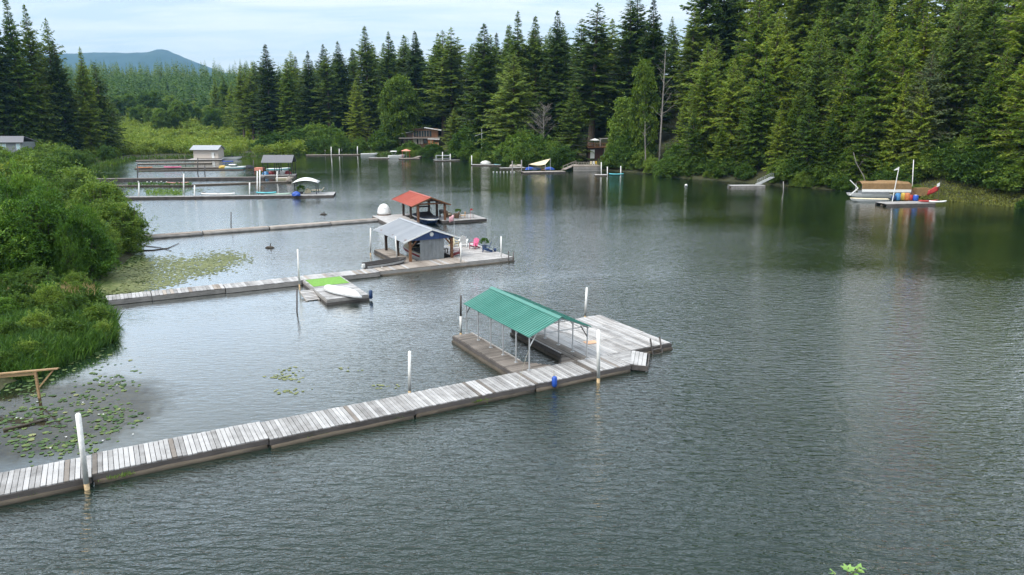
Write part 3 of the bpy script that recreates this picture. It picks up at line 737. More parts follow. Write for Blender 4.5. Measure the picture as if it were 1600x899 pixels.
bare_tree('bare_shrub', 'leafless grey twiggy shrub on the shore left of the cone shaped conifer', 850, shoreY(850) + 9, 164, 0.12, 46, 4.6, 'pale_bark', 8, 0.0, 3)
bare_tree('leaning_trunk', 'bleached fallen trunk leaning in the bushes behind the boat lift', 1362, shoreY(1362) + 3, 238, 0.13, 4, 2, 'pale_bark', 9, -0.5)

# ---- shrubs along the far shore
shr = 'leafy green shrub in the hedge of shrubs along the far shoreline'
px = 470
while px < 1660:
    Y = shoreY(px) + g3.uniform(0.5, 4.5); skip = (575 < px < 612) or (893 < px < 950) or (1178 < px < 1200) or (1440 < px < 1600)
    if 596 < px < 700: Y = shoreY(px) + 1.0
    if not skip:
        p = G(px, 240); x = AT(px, 240, Y).x; H = g3.uniform(2.2, 5.2) * (0.6 if px > 1050 else 1.1) * (0.55 if 590 < px < 705 else 1); ms = BUSH[int(g3.integers(0, 3))]
        tree('shrub', ms, 4, (x, Y, gh(x, Y) - 0.15), H, g3.uniform(0.8, 1.15), shr, 'shrub', 'shrubs on the far shoreline')
    px += g3.uniform(10, 17)
for px, back, H, wide, mi in ((425, 12, 6, 1.5, 2), (470, 16, 7, 1.3, 0), (495, 14, 9, 1.0, 1), (520, 10, 8, 1.1, 2), (600, 14, 7, 1.1, 2), (640, 6, 3.6, 1.5, 2), (676, 7, 3.4, 1.5, 2), (735, 12, 9, 1, 0), (775, 9, 7, 1.2, 1), (812, 8, 8, 1.1, 2), (838, 6, 7, 1.0, 0), (862, 5, 6, 1.1, 1), (975, 5, 7, .9, 0), (992, 7, 9, .8, 2), (1060, 6, 9, 1.0, 0), (1090, 4, 7, 1.1, 2), (1130, 3, 7, 1.1, 1), (1228, 3, 7, 1.0, 2), (1255, 4, 8, 1, 0), (1300, 3, 7, 1, 2), (1330, 5, 9, 1, 1), (1400, 6, 6, 1.2, 0), (1430, 8, 6, 1.2, 1), (1450, 10, 5, 1.2, 0), (1480, 11, 5, 1.3, 2), (1510, 12, 5.5, 1.2, 1), (1540, 9, 6, 1.2, 0), (1575, 7, 5, 1.2, 2), (1610, 6, 5, 1.2, 1)):
    Y = shoreY(px) + back; x = AT(px, 240, Y).x
    tree('shrub', BUSH[mi], 4, (x, Y, gh(x, Y) - 0.2), H * (.62 if 1050 < px < 1445 else 1), wide, 'tall leafy bush standing under the conifers behind the shoreline hedge', 'shrub', 'tall bushes under the conifers')

# ---- marsh beyond the far docks: one mass of low shrubs
g4 = np.random.default_rng(12)
def merged(name, bases, spots, mat, label, cat):
    Vs, Fs, o = [], [], 0
    for (bi, x, y, z, s, w, a) in spots:
        me = bases[bi]; n = len(me.vertices); v = np.empty(n * 3, dtype=np.float32); me.vertices.foreach_get('co', v); v = v.reshape(-1, 3)
        f = np.arange(n).reshape(-1, 4); c_, s_ = math.cos(a), math.sin(a)
        vv = np.stack([(v[:, 0] * c_ - v[:, 1] * s_) * s * w + x, (v[:, 0] * s_ + v[:, 1] * c_) * s * w + y, v[:, 2] * s + z], 1)
        Vs.append(vv); Fs.append(f + o); o += n
    ob = inst(name, np_mesh(name, np.concatenate(Vs), np.concatenate(Fs), mat)); return tag(ob, label, cat, None, 'stuff')
low_m = [broadleaf(55 + i, 4, 3.4, 0.01, 22, 42, 0.62, 0.65, 'marsh', trunk_r=0.05, stems=3, shape=0.7, cr=0.42)[1] for i in range(3)]
spots = []
for _ in range(760):
    px = g4.uniform(60, 560); Y = 252 + 300 * g4.random() ** 1.1
    if px > 430 and Y > 262 + (560 - px) * 0.3: continue
    x = AT(px, 200, Y).x
    if shore_dist(np.array([x]), np.array([Y]))[0] < 1.0: continue
    far = (Y - 252) / 260
    spots.append((int(g4.integers(0, 3)), x, Y, gh(x, Y) - 0.2, g4.uniform(0.45, 0.9) * (1 + 0.5 * far), g4.uniform(0.9, 1.5), g4.uniform(0, 6)))
merged('marsh_shrubs', low_m, spots, 'marsh', 'yellow green mass of low shrubs on the marsh beyond the far docks', 'marsh shrubs')
# individual broadleaf trees at the back of the marsh
for i in range(26):
    px = 175 + i * 8.6 + g4.uniform(-4, 4); Y = g4.uniform(400, 500); x = AT(px, 180, Y).x; z = gh(x, Y)
    tree('marsh_tree', MAPLE[i % 3], [18, 18, 16][i % 3], (x, Y, z - 0.3), g4.uniform(9, 16), g4.uniform(0.9, 1.2), 'rounded broadleaf tree in the belt behind the marsh', 'tree', 'broadleaf trees behind the marsh')
for i, (px, Y, top, w) in enumerate(((262, 470, 172, 1), (290, 455, 160, .9), (335, 450, 122, 1.1), (352, 430, 118, 1.0), (372, 380, 118, 1), (380, 365, 100, 1.0), (230, 480, 165, 1), (310, 470, 168, 1), (200, 470, 160, 1.1), (362, 400, 130, 1.1), (395, 340, 98, 1.0))):
    tree_px('fir_tree', [FIR_LIGHT[0], FIR_LIGHT[2], FIR_LIGHT[4]][i % 3], 40, px, Y, top, w * 1.25, 'conifer standing among the broadleaf trees behind the marsh', 'tree', 'conifers behind the marsh')
# young plantation on the hillside and the mature wood on its crest
def tiny(seed, H, R_, mat, n):
    g = np.random.default_rng(seed); C, D, L = [], [], []
    for i in range(n):
        f = (i + .5) / n; a = i * 2.4; r = R_ * (1 - f) ** .8
        C.append((0, 0, H * (0.06 + .92 * f))); D.append((math.cos(a), math.sin(a), -0.5 + .9 * f + g.normal(0, .15))); L.append(r * g.uniform(.75, 1.2) + .25)
    C, D, L = np.array(C), np.array(D), np.array(L); U = np.zeros_like(C); U[:, 2] = 1
    V, F = leaf_quads(C, D, U + g.normal(0, .4, U.shape), L, np.maximum(L * .75, .5)); return np_mesh('tiny_conifer', V, F, mat)
ty = [tiny(i, 12, 3.0, 'young_fir', 46) for i in range(3)]; tm_ = [tiny(10 + i, 30, 5.2, 'fir', 70) for i in range(3)]
spots = []
for _ in range(2600):
    px = g4.uniform(-420, 520); Y = g4.uniform(500, 900); x = AT(px, 150, Y).x
    spots.append((int(g4.integers(0, 3)), x, Y, gh(x, Y) - 0.3, g4.uniform(0.7, 1.5), g4.uniform(.85, 1.3), g4.uniform(0, 6)))
merged('plantation', ty, spots, 'young_fir', 'bright green plantation of young conifers on the distant slope', 'plantation')
spots = []
for _ in range(1500):
    px = g4.uniform(-520, 640); Y = g4.uniform(905, 1150); x = AT(px, 120, Y).x
    spots.append((int(g4.integers(0, 3)), x, Y, gh(x, Y) - 1, g4.uniform(0.85, 1.38), g4.uniform(.8, 1.15), g4.uniform(0, 6)))
merged('distant_wood', tm_, spots, 'fir', 'dark mature wood along the crest below the blue mountain', 'wood')

# ================================================================== the left bank
def bank(name, meshes, h0, px, base_y, H, wide, label, group=None, z=None):
    p = G(px, base_y, 0.3); return tree(name, meshes, h0, (p.x, p.y, gh(p.x, p.y) - 0.15 if z is None else z), H, wide, label, 'shrub', group)
bank('willow_bush', WILLOW[0], 8, 62, 440, 7.4, 1.05, 'big bright green willow bush on the left bank')
bank('willow_bush', WILLOW[1], 6, 128, 432, 5.6, 0.95, 'bright willow bush leaning over the lily pads at the bank')
bank('willow_bush', WILLOW[1], 6, 8, 448, 6.4, 1.0, 'bright willow bush at the left edge of the view')
for k_, (px, py, H, w) in enumerate(((28, 432, 8.4, .55), (92, 430, 7.8, .5), (142, 424, 6.4, .5), (58, 424, 9.0, .5), (-8, 440, 7.6, .55), (112, 444, 5.4, .5))):
    bank('willow_shoot', WILLOW[k_ % 2], [8, 6][k_ % 2], px, py, H, w * [1, .8][k_ % 2], ['upright bright willow rising left of the big willow bush', 'upright bright willow between the two willow bushes', 'upright willow leaning over the lily carpet', 'tallest upright willow above the big willow bush', 'upright willow at the very left edge of the bank', 'short upright willow in front of the right willow bush'][k_])
bank('dark_bush', WILLOW[2], 5, 186, 392, 5.2, 0.95, 'dark green bush at the tip of the left bank before the dock')
bank('dark_bush', WILLOW[2], 5, 160, 372, 6.4, 1.0, 'dark green bush between the willows and the third dock')
bank('dark_bush', WILLOW[2], 5, 150, 408, 4.0, 0.95, 'low dark bush under the right side of the willows')
bank('yellow_bush', recolour(WILLOW[1], 'marsh'), 6, 60, 372, 6.6, 1.1, 'yellowish bush rising behind the big bright willow')
bank('yellow_bush', recolour(WILLOW[2], 'marsh'), 5, 110, 352, 5.6, 1.0, 'olive bush behind the right hand willow')
bank('dark_bush', WILLOW[2], 5, 60, 462, 2.2, 1.1, 'low dark bush at the foot of the big willow')
bank('dark_bush', WILLOW[2], 5, 120, 458, 1.8, 1.0, 'small dark bush beside the start of the second dock')
i = 0
for py, n in ((335, 5), (312, 6), (293, 6), (280, 7), (268, 7), (259, 8), (253, 8), (248, 8)):
    for k in range(n):
        px = -40 + (225 if py < 300 else 205) * (k + g4.uniform(.1, .9)) / n
        p = G(px, py, 0.3)
        if shore_dist(np.array([p.x]), np.array([p.y]))[0] < 1.5: continue
        ms = [(BUSH[0], 4), (recolour(WILLOW[2], 'marsh') if i < 1 else MARSH[0], 5 if i < 1 else 4), (MARSH[1], 4), (BUSH[2], 4), (BUSH[1], 4)][i % 5]
        bank('bank_shrub', ms[0], ms[1], px, py, g4.uniform(3.0, 5.6) * (0.85 if py < 262 else 1), g4.uniform(.85, 1.2), 'one of the mixed green shrubs covering the low left bank', 'shrubs covering the low left bank')
        i += 1
for px, py, H in ((-5, 262, 5.2), (22, 258, 5.0), (48, 256, 5.4), (72, 258, 5.0), (95, 262, 4.6), (10, 275, 5.0), (58, 272, 5.0)):
    bank('bank_shrub', BUSH[px % 3], 4, px, py, H, 1.15, 'one of the mixed green shrubs covering the low left bank', 'shrubs covering the low left bank')
# sedge fringe along the far left and marsh shorelines
gp_ = np.random.default_rng(8); EX = []
for (i0, i1) in ((13, 26),):
    for i in range(i0, i1):
        a, b = np.array(LAKE[i]), np.array(LAKE[i + 1]); n = int(np.linalg.norm(b - a) * 24)
        f = gp_.random((n, 1)); EX.append(a + (b - a) * f + gp_.normal(0, 1.5, (n, 2)))
EX = np.concatenate(EX); de = shore_dist(EX[:, 0], EX[:, 1]); EX = EX[(de > -1.0) & (de < 5)]
C = np.stack([EX[:, 0], EX[:, 1], np.maximum(ground_h(EX[:, 0], EX[:, 1]), 0) - .05], 1)
V, F = leaf_quads(C, gp_.normal(0, .35, C.shape) + np.array([0, 0, 1.0]), gp_.normal(0, 1, C.shape), gp_.uniform(.6, 1.5, len(C)), gp_.uniform(.15, .3, len(C)))
tag(inst('sedge_fringe', np_mesh('sedge_fringe', V, F, 'marsh')), 'pale green sedge fringe at the water along the far left and marsh shores', 'sedge', None, 'stuff')
# reeds and long grass in front of the willows ------------------------
g5 = np.random.default_rng(31)
PXY = np.stack([g5.uniform(-30, 182, 30000), g5.uniform(452, 590, 30000)], 1)
PW = np.array([tuple(G(x, y, 0.2)) for x, y in PXY]); dd = shore_dist(PW[:, 0], PW[:, 1]); PW = PW[dd > -0.5][:15000]; n5 = len(PW)
tall = 0.55 + 0.5 * np.sin(PW[:, 0] * .9) * np.sin(PW[:, 1] * .7) + g5.uniform(-.2, .5, n5)
C = PW.copy(); C[:, 2] = np.maximum(ground_h(PW[:, 0], PW[:, 1]), -0.1); an = g5.uniform(0, 6.28, n5); kk = g5.uniform(.15, .75, n5)
D = np.stack([np.cos(an) * kk, np.sin(an) * kk, np.ones(n5)], 1); L = np.maximum(.3, .72 + .62 * tall); W = g5.uniform(.03, .065, n5)
U = g5.normal(0, 1, C.shape)
D /= np.linalg.norm(D, axis=1, keepdims=True); S = np.cross(D, U); S /= np.linalg.norm(S, axis=1, keepdims=True)
Dm = D + np.array([0, 0, .0]); tipd = D.copy(); tipd[:, 2] -= .45
mid = C + D * (L * .6)[:, None]; tip = mid + tipd * (L * .45)[:, None]; hw = (W / 2)[:, None]
V = np.stack([C - S * hw, C + S * hw, mid + S * hw, mid - S * hw, tip + S * hw * .2, tip - S * hw * .2], 1).reshape(-1, 3)
b_ = np.arange(len(C))[:, None] * 6
F = np.concatenate([b_ + np.array([[0, 1, 2, 3]]), b_ + np.array([[3, 2, 4, 5]])])
tag(inst('reeds', np_mesh('reeds', V, F, 'grass')), 'long bright green reeds and grass on the left bank below the willows', 'reeds', None, 'stuff')
# seed heads along the back of the reeds
C, D = [], []
for _ in range(420):
    px, py = g5.uniform(10, 150), g5.normal(455, 3.5); p = G(px, py, 1.35 + g5.uniform(-.25, .25)); C.append(tuple(p)); D.append((g5.normal(0, .3), g5.normal(0, .3), 1))
C, D = np.array(C), np.array(D); V, F = leaf_quads(C, D, g5.normal(0, 1, C.shape), g5.uniform(.3, .6, len(C)), np.full(len(C), .05))
tag(inst('seed_heads', np_mesh('seed_heads', V, F, 'straw')), 'dry tan grass seed heads behind the reeds', 'seed heads', None, 'stuff')
# low leafy plants inside the reeds
for i, (px, py, H, w) in enumerate(((35, 488, 1.9, .5), (80, 480, 1.8, .5), (125, 476, 1.7, .4), (90, 515, 1.5, .4), (8, 510, 1.8, .5), (30, 500, 1.6, .5), (80, 492, 1.9, .5), (120, 500, 1.8, .5), (150, 510, 1.5, .45), (60, 530, 1.5, .5), (15, 545, 1.5, .5), (100, 535, 1.4, .5), (45, 565, 1.2, .45), (5, 580, 1.1, .45), (140, 482, 1.6, .5), (160, 525, 1.1, .35), (20, 470, 1.9, .6))):
    p = G(px, py, .3)
    tree('leafy_plant', [BUSH[0], recolour(BUSH[1], 'willow') if i < 5 else BUSH[1], BUSH[2]][i % 3], 4, (p.x, p.y, max(gh(p.x, p.y), 0) - .1), H, w * 4 / H * .8, 'low leafy green plant growing among the reeds of the left bank', 'plant', 'leafy plants among the reeds')

# water lilies ----------------------------------------------------------
def pad_mesh(mat, n=9):
    b = MB(); vs = [(0, 0, 0.004)]
    for k in range(n + 1):
        a = 0.22 + (2 * math.pi - 0.44) * k / n; r = 1 + 0.06 * math.sin(3 * a + 1); vs.append((math.cos(a) * r, math.sin(a) * r, 0.012 + 0.01 * math.sin(2 * a)))
    b.raw(vs, [(0, k + 1, k + 2) for k in range(n)]); m = b.mesh('lily_pad'); m.materials.append(M[mat]); return m
PAD = [pad_mesh('lily'), pad_mesh('lily_old')]
fb = MB()
for k in range(8):
    a = k * math.pi / 4; fb.raw([(0, 0, 0), (math.cos(a - .3) * .6, math.sin(a - .3) * .6, .35), (math.cos(a) * 1.0, math.sin(a), .6), (math.cos(a + .3) * .6, math.sin(a + .3) * .6, .35)], [(0, 1, 2, 3)])
FLOWER = fb.mesh('lily_flower'); FLOWER.materials.append(M['white'])
lp = G(90, 640); lily = thing('water_lilies', 'green lily pads with white flowers floating in the dark water by the near bank', 'water lilies', lp)
clus = [(110, 660), (150, 640), (60, 610), (40, 640), (165, 605), (185, 590), (130, 690), (100, 700), (70, 650), (190, 640), (30, 690), (20, 610), (120, 625), (160, 670), (85, 585), (150, 556), (110, 572), (60, 700), (15, 660), (180, 655)]
made = 0
for i in range(600):
    if made >= 250: break
    c = clus[i % len(clus)]; px, py = c[0] + g5.normal(0, 17), c[1] + g5.normal(0, 9)
    p = G(px, py); d = shore_dist(np.array([p.x]), np.array([p.y]))[0]
    if d > -0.3 or py > 722 - (px * 0.12) or px < -15: continue
    r = g5.uniform(.07, .165); inst('lily_pad', PAD[0 if g5.random() < .86 else 1], lily, (p.x - lp.x, p.y - lp.y, .004 + .0011 * (made % 14)), (0, 0, g5.uniform(0, 6)), (r, r, 1)); made += 1
for i in range(20):
    c = clus[int(g5.integers(0, len(clus)))]; p = G(c[0] + g5.normal(0, 18), c[1] + g5.normal(0, 10))
    if shore_dist(np.array([p.x]), np.array([p.y]))[0] > -0.3: continue
    inst('lily_flower', FLOWER, lily, (p.x - lp.x, p.y - lp.y, .02), (0, 0, g5.uniform(0, 6)), (.06, .06, .07))
def pads_stuff(name, label, cs, n, sx, sy, rmin, rmax, mat, cat):
    b = MB()
    for i in range(n):
        c = cs[int(g5.integers(0, len(cs)))]; p = G(c[0] + g5.normal(0, sx), c[1] + g5.normal(0, sy))
        if shore_dist(np.array([p.x]), np.array([p.y]))[0] > 0.2: continue
        r = g5.uniform(rmin, rmax); a0 = g5.uniform(0, 6); z = .005 + .0006 * (i % 30)
        b.raw([(p.x + math.cos(a0 + k * .9) * r, p.y + math.sin(a0 + k * .9) * r, z + g5.uniform(0, .012)) for k in range(7)], [tuple(range(7))])
    return tag(b.build(name, mat), label, cat, None, 'stuff')
pads_stuff('small_lily_pads', 'small scattered lily pads filling in between the large near ones', clus, 420, 20, 11, .05, .12, 'lily', 'lily pads')
pads_stuff('lily_carpet', 'wide yellow green carpet of lily pads between bank and second dock', [(170, 440), (200, 425), (230, 415), (260, 410), (290, 415), (320, 408), (345, 405), (240, 430), (280, 428), (205, 445), (165, 450), (185, 432), (360, 404), (310, 422), (255, 440), (220, 452), (335, 416)], 5200, 17, 6.0, .07, .16, 'lily_old', 'lily pads')
pads_stuff('lily_fringe', 'denser green lily pads at the foot of the bank bushes', [(165, 425), (190, 412), (160, 448), (175, 440), (205, 404)], 900, 12, 6, .07, .17, 'lily', 'lily pads')
pads_stuff('floating_weed', 'pale floating weed in open water behind the near dock', [(440, 588), (462, 580), (452, 592), (455, 612), (548, 577), (600, 605)], 95, 12, 2.5, .05, .11, 'lily_old', 'floating weed')
pads_stuff('far_lily_pads', 'strip of green lily pads between the far left docks', [(250, 297), (270, 300), (300, 298), (200, 289), (180, 292), (230, 288), (215, 268), (170, 270), (150, 282)], 900, 16, 1.5, .12, .3, 'lily', 'lily pads')
# ================================================================== docks and what stands on them
g6 = np.random.default_rng(99)
U_ = g6.uniform
def planks(root, x0, x1, y0, y1, z, across, pitch, mat='plank', th=0.045, gap=0.024, clip=None, jag=0.03, name='plank', mats=None):
    """boards of a deck in the parent's frame; across='y': boards run along y and follow each other along x"""
    a, b = (x0, x1) if across == 'y' else (y0, y1)
    n = max(1, int(round((b - a) / pitch))); w = (b - a) / n
    for i in range(n):
        m = mat if not mats or U_() > mats[1] else mats[0]
        c = a + (i + .5) * w; lo, hi = (y0, y1) if across == 'y' else (x0, x1)
        if clip:
            r = clip(c)
            if r is None: continue
            lo, hi = max(lo, r[0]), min(hi, r[1])
            if hi - lo < 0.12: continue
        lo -= U_(0, jag); hi += U_(0, jag)
        dz = U_(-.005, .006); mid = (lo + hi) / 2
        if across == 'y': inst(name, BOX[m], root, (c, mid, z - th / 2 + dz), (U_(-.006, .006), U_(-.01, .01), math.pi / 2 + U_(-.006, .006)), (hi - lo, w - gap, th))
        else: inst(name, BOX[m], root, (mid, c, z - th / 2 + dz), (U_(-.006, .006), 0, U_(-.004, .004)), (hi - lo, w - gap, th))
def deck_mesh(root, x0, x1, y0, y1, z, across, pitch, mat, gap=0.02, th=.05, name='deck_boards'):
    """far decks: the boards joined into one part"""
    b = MB(); a, e = (x0, x1) if across == 'y' else (y0, y1); n = max(1, int(round((e - a) / pitch))); w = (e - a) / n
    for i in range(n):
        c = a + i * w; dz = U_(-.008, .008)
        if across == 'y': b.box(c, c + w - gap, y0 - U_(0, .04), y1 + U_(0, .04), z - th + dz, z + dz)
        else: b.box(x0 - U_(0, .04), x1 + U_(0, .04), c, c + w - gap, z - th + dz, z + dz)
    o = b.build(name, mat, root); o['kind'] = 'stuff'; return o
def beam(root, name, mat, p, q, w, h): return MB().bar(p, q, w, h).build(name, mat, root)
def log(root, name, mat, p, q, r, sag=0.02):
    p, q = Vector(p), Vector(q); pts = [p.lerp(q, k / 5) + Vector((0, 0, U_(-sag, sag))) for k in range(6)]
    return MB().tube(pts, [r * U_(.9, 1.08) for _ in pts], 9).build(name, mat, root, True)
def post(label, px, base_y, top_y, r, mat='white_post', z0=0.0, foot='rust', name='mooring_post', dark=None, Y=None, lean=None):
    """pile standing in the water, seen from row base_y (height z0) up to row top_y"""
    p = G(px, base_y, z0); top = AT(px if lean is None else lean, top_y, p.y)
    o = thing(name, label, 'post', (p.x, p.y, 0)); H = top.z; lx = (top.x - p.x)
    zf = 0.28 if foot else -1.5
    if foot: MB().tube([(0, 0, -1.6), (lx * zf / H, 0, zf)], r * .97, 10).build('stained_foot', foot, o, True)
    zt = H if not dark else H * (1 - dark)
    sh_ = MB().tube([(lx * zf / H, 0, zf + .002), (lx * zt / H, 0, zt)], r, 10).build('shaft', mat, o, True)
    if dark: MB().tube([(lx * zt / H, 0, zt), (lx, 0, H)], r * .8, 10).build('upper_shaft', 'dark_steel', o, True)
    else: MB().tube([(lx, 0, H), (lx, 0, H + r * .5)], [r * 1.02, r * .6], 10).build('cap', mat, sh_)
    return o
def rib_panel(a, b, th=0.03, ribs=4, rh=0.035):
    """roof panel spanning edge a (two eave points) to edge b (two ridge points)"""
    a0, a1, b0, b1 = map(Vector, (*a, *b)); m = MB(); m.slab([a0, a1, b1, b0], th)
    n = (a1 - a0).cross(b0 - a0).normalized(); n = n if n.z > 0 else -n
    for k in range(ribs):
        f = (k + .5) / ribs; p = a0.lerp(a1, f) + n * rh * .5; q = b0.lerp(b1, f) + n * rh * .5; m.bar(p, q, 0.05, rh)
    return m
def gable_roof(root, x0, x1, y0, y1, ze, zr, n, mat, ribs=4, ridge_mat=None, trim=None, trim_w=.12, xr=None):
    """ridge along local y"""
    xr = (x0 + x1) / 2 if xr is None else xr
    for sx in (x0, x1):
        for k in range(n):
            ya, yb = y0 + (y1 - y0) * k / n, y0 + (y1 - y0) * (k + 1) / n - .006
            rib_panel(((sx, ya, ze), (sx, yb, ze)), ((xr, ya, zr), (xr, yb, zr)), .03, ribs).build('roof_panel', mat, root)
    MB().slab([(xr - .22, y0 - .03, zr - .22 * (zr - ze) / (xr - x0) + .055), (xr - .22, y1 + .03, zr - .22 * (zr - ze) / (xr - x0) + .055), (xr, y1 + .03, zr + .06), (xr, y0 - .03, zr + .06)], .02).slab(
        [(xr, y0 - .03, zr + .06), (xr, y1 + .03, zr + .06), (xr + .22, y1 + .03, zr - .22 * (zr - ze) / (x1 - xr) + .055), (xr + .22, y0 - .03, zr - .22 * (zr - ze) / (x1 - xr) + .055)], .02).build('ridge_cap', ridge_mat or mat, root)
    if trim:
        for y in (y0 - .04, y1 + .04):
            for sx in (x0, x1): beam(root, 'barge_board', trim, (sx, y, ze - trim_w * .35), (xr, y, zr - trim_w * .35), .05, trim_w)

# ---------------------------------------------------------------- near dock
D1 = thing('near_dock', 'long weathered plank dock crossing the foreground to a wide end platform', 'dock', (0.22, 39.98, 0), R(29.2))
ZD = 0.45
for i, (s0, s1, rot) in enumerate(((-29.5, -21.3, .006), (-21.29, -14.2, -.004), (-14.19, -7.1, .004), (-7.09, 0.0, 0), (0.01, 6.62, 0))):
    bend = (-0.12, .06, -.1, -.02, 0)[i]
    planks(D1, s0, s1, -2.12 + bend, 0.0 + bend, ZD, 'y', .2, 'plank', jag=.035, mats=('plank_dark', .05))
    beam(D1, 'fascia_board', 'fascia', (s0, -2.135 + bend, .27), (s1 - .03, -2.135 + bend, .27), .07, .25)
    beam(D1, 'fascia_board', 'fascia', (s0, .015 + bend, .28), (s1 - .03, .015 + bend, .28), .07, .22)
    log(D1, 'float_log', 'log', (s0 + .05, -2.1 + bend, .03), (s1 - .1, -2.1 + bend, .03), .17)
    log(D1, 'float_log', 'log', (s0 + .05, -.15 + bend, .0), (s1 - .1, -.15 + bend, .0), .17)
    log(D1, 'float_log', 'log', (s0 + .05, -1.1 + bend, -.02), (s1 - .1, -1.1 + bend, -.02), .22)
# left finger with cross boards, the notch corner and the right finger edge
planks(D1, -.12, 1.22, .02, 8.25, ZD, 'x', .24, 'plank_dark', jag=.03)
for x in (-.15, 1.25): beam(D1, 'fascia_board', 'fascia', (x, .03, .29), (x, 8.25, .29), .06, .22); log(D1, 'float_log', 'log', (x, .1, .02), (x, 8.2, .02), .16)
beam(D1, 'edge_strip', 'plank_pale', (1.21, 1.6, .475), (1.21, 8.2, .475), .07, .05)
beam(D1, 'fascia_board', 'fascia', (-.18, 8.28, .29), (1.28, 8.28, .29), .06, .22)
planks(D1, 1.26, 2.5, .02, 1.5, ZD - .004, 'x', .2, 'plank_dark', clip=lambda y: (1.26, 1.26 + (1.5 - y) * .85), jag=.0)
planks(D1, 3.0, 4.1, .02, 1.5, ZD - .004, 'x', .2, 'plank_dark', clip=lambda y: (3.1 + (y) * .68, 4.1), jag=.0)
# wide platform: lengthwise boards with butt joints, darker strip along the slip
planks(D1, 4.12, 5.15, .02, 7.75, ZD, 'y', .2, 'plank_dark', jag=.03)
for row, (ya, yb) in enumerate(((0.0, 2.6), (2.61, 5.3), (5.31, 7.7))):
    planks(D1, 5.16, 11.5, ya, yb, ZD, 'y', .2, 'plank', jag=0.0, mats=('plank_pale', .4))
planks(D1, 6.64, 8.3, -2.1, -.02, ZD, 'x', .2, 'plank', clip=lambda y: (6.64, 6.7 + (y + 2.0) * .82), jag=0)
for p, q in (((4.09, 1.5), (4.09, 7.8)), ((11.53, -.05), (11.53, 7.75)), ((4.06, 7.78), (11.56, 7.78)), ((8.4, -.06), (11.56, -.06)), ((3.05, .1), (4.09, 1.5)), ((1.26, 1.5), (2.5, .06)), ((2.5, .05), (3.05, .05))):
    beam(D1, 'fascia_board', 'fascia', (*p, .29), (*q, .29), .06, .22)
    log(D1, 'float_log', 'log', (*p, .02), (*q, .02), .16)
for x in (6.2, 8.5, 10.4): log(D1, 'float_log', 'log', (x, .3, -.04), (x, 7.4, -.04), .24)
beam(D1, 'edge_strip', 'plank_pale', (4.1, 1.55, .475), (4.1, 7.7, .475), .08, .05)
# slanted step down to the water at the corner
sd = Vector((8.35 - 6.68, -.1 + 1.98, 0)).normalized(); sn = Vector((sd.y, -sd.x, 0))
for k in range(4):
    c0 = Vector((6.72, -2.0, .42)) + sn * (.04 + .24 * k) + Vector((0, 0, -.03 * k)); c1 = Vector((8.38, -.12, .42)) + sn * (.04 + .24 * k) + Vector((0, 0, -.03 * k))
    MB().bar(c0, c1, .225, .045).build('step_board', 'plank', D1)
MB().bar(Vector((6.72, -2.0, .17)) + sn * 1.0, Vector((8.38, -.12, .17)) + sn * 1.0, .06, .3).build('step_riser', 'fascia', D1)
for c in ((6.72, -2.0), (8.38, -.12)): MB().bar(Vector((*c, .22)), Vector((*c, .2)) + sn * 1.0, .05, .3).build('step_side', 'fascia', D1)
# ladder on the platform front
def w1(s, t, z=0.0): return D1.matrix_basis @ Vector((s, t, z))
D1.matrix_basis = Matrix.Translation(D1.location) @ Matrix.Rotation(R(29.2), 4, 'Z')
ld = thing('ladder', 'grey wooden swim ladder leaning over the right end of the near platform', 'ladder', w1(10.2, -.12), R(29.2))
for x in (-.38, .38): MB().bar((x, .12, .98), (x, -.42, -.7), .06, .09).build('rail', 'fascia', ld)
for k in range(4): f = .42 + k * .17; MB().bar((-.36, .12 - .54 * f, .98 - 1.68 * f), (.36, .12 - .54 * f, .98 - 1.68 * f), .1, .04).build('rung', 'fascia', ld)
pw = MB().box(-.42, .42, -.3, .3, 0, .02).build('plywood_sheet', 'plywood', None, False, w1(7.0, 2.5, ZD + .012), R(29.2 - 8)); tag(pw, 'small orange brown plywood sheet lying on the near platform', 'plywood')
bp_ = thing('mooring_buoy', 'blue cylindrical fender hanging on the front edge of the near dock', 'buoy', w1(1.15, -2.32, .1), 0)
MB().tube([(0, 0, .0), (0, 0, .06), (0, 0, .12), (0, 0, .55), (0, 0, .62), (0, 0, .66)], [.05, .12, .15, .15, .11, .04], 14).build('body', 'blue', bp_, True)
MB().tube([(0, 0, .64), (.0, .08, .74), (.1, .4, .38)], .012, 5).build('line', 'rope', bp_)
rp = MB().tube([w1(-1.0, -1.95, .47), w1(-.3, -1.2, .85), w1(.5, -.3, 1.35), w1(.86, -.05, 1.7)], .012, 5).build('mooring_line', 'rope'); tag(rp, 'thin line tied from the shelter post down to the near dock edge', 'rope')
rp = MB().tube([w1(1.2, -2.1, .5), w1(1.6, -1.5, .75), w1(2.0, -1.0, .47)], .012, 5).build('mooring_line', 'rope'); tag(rp, 'short yellowish line beside the blue fender', 'rope')
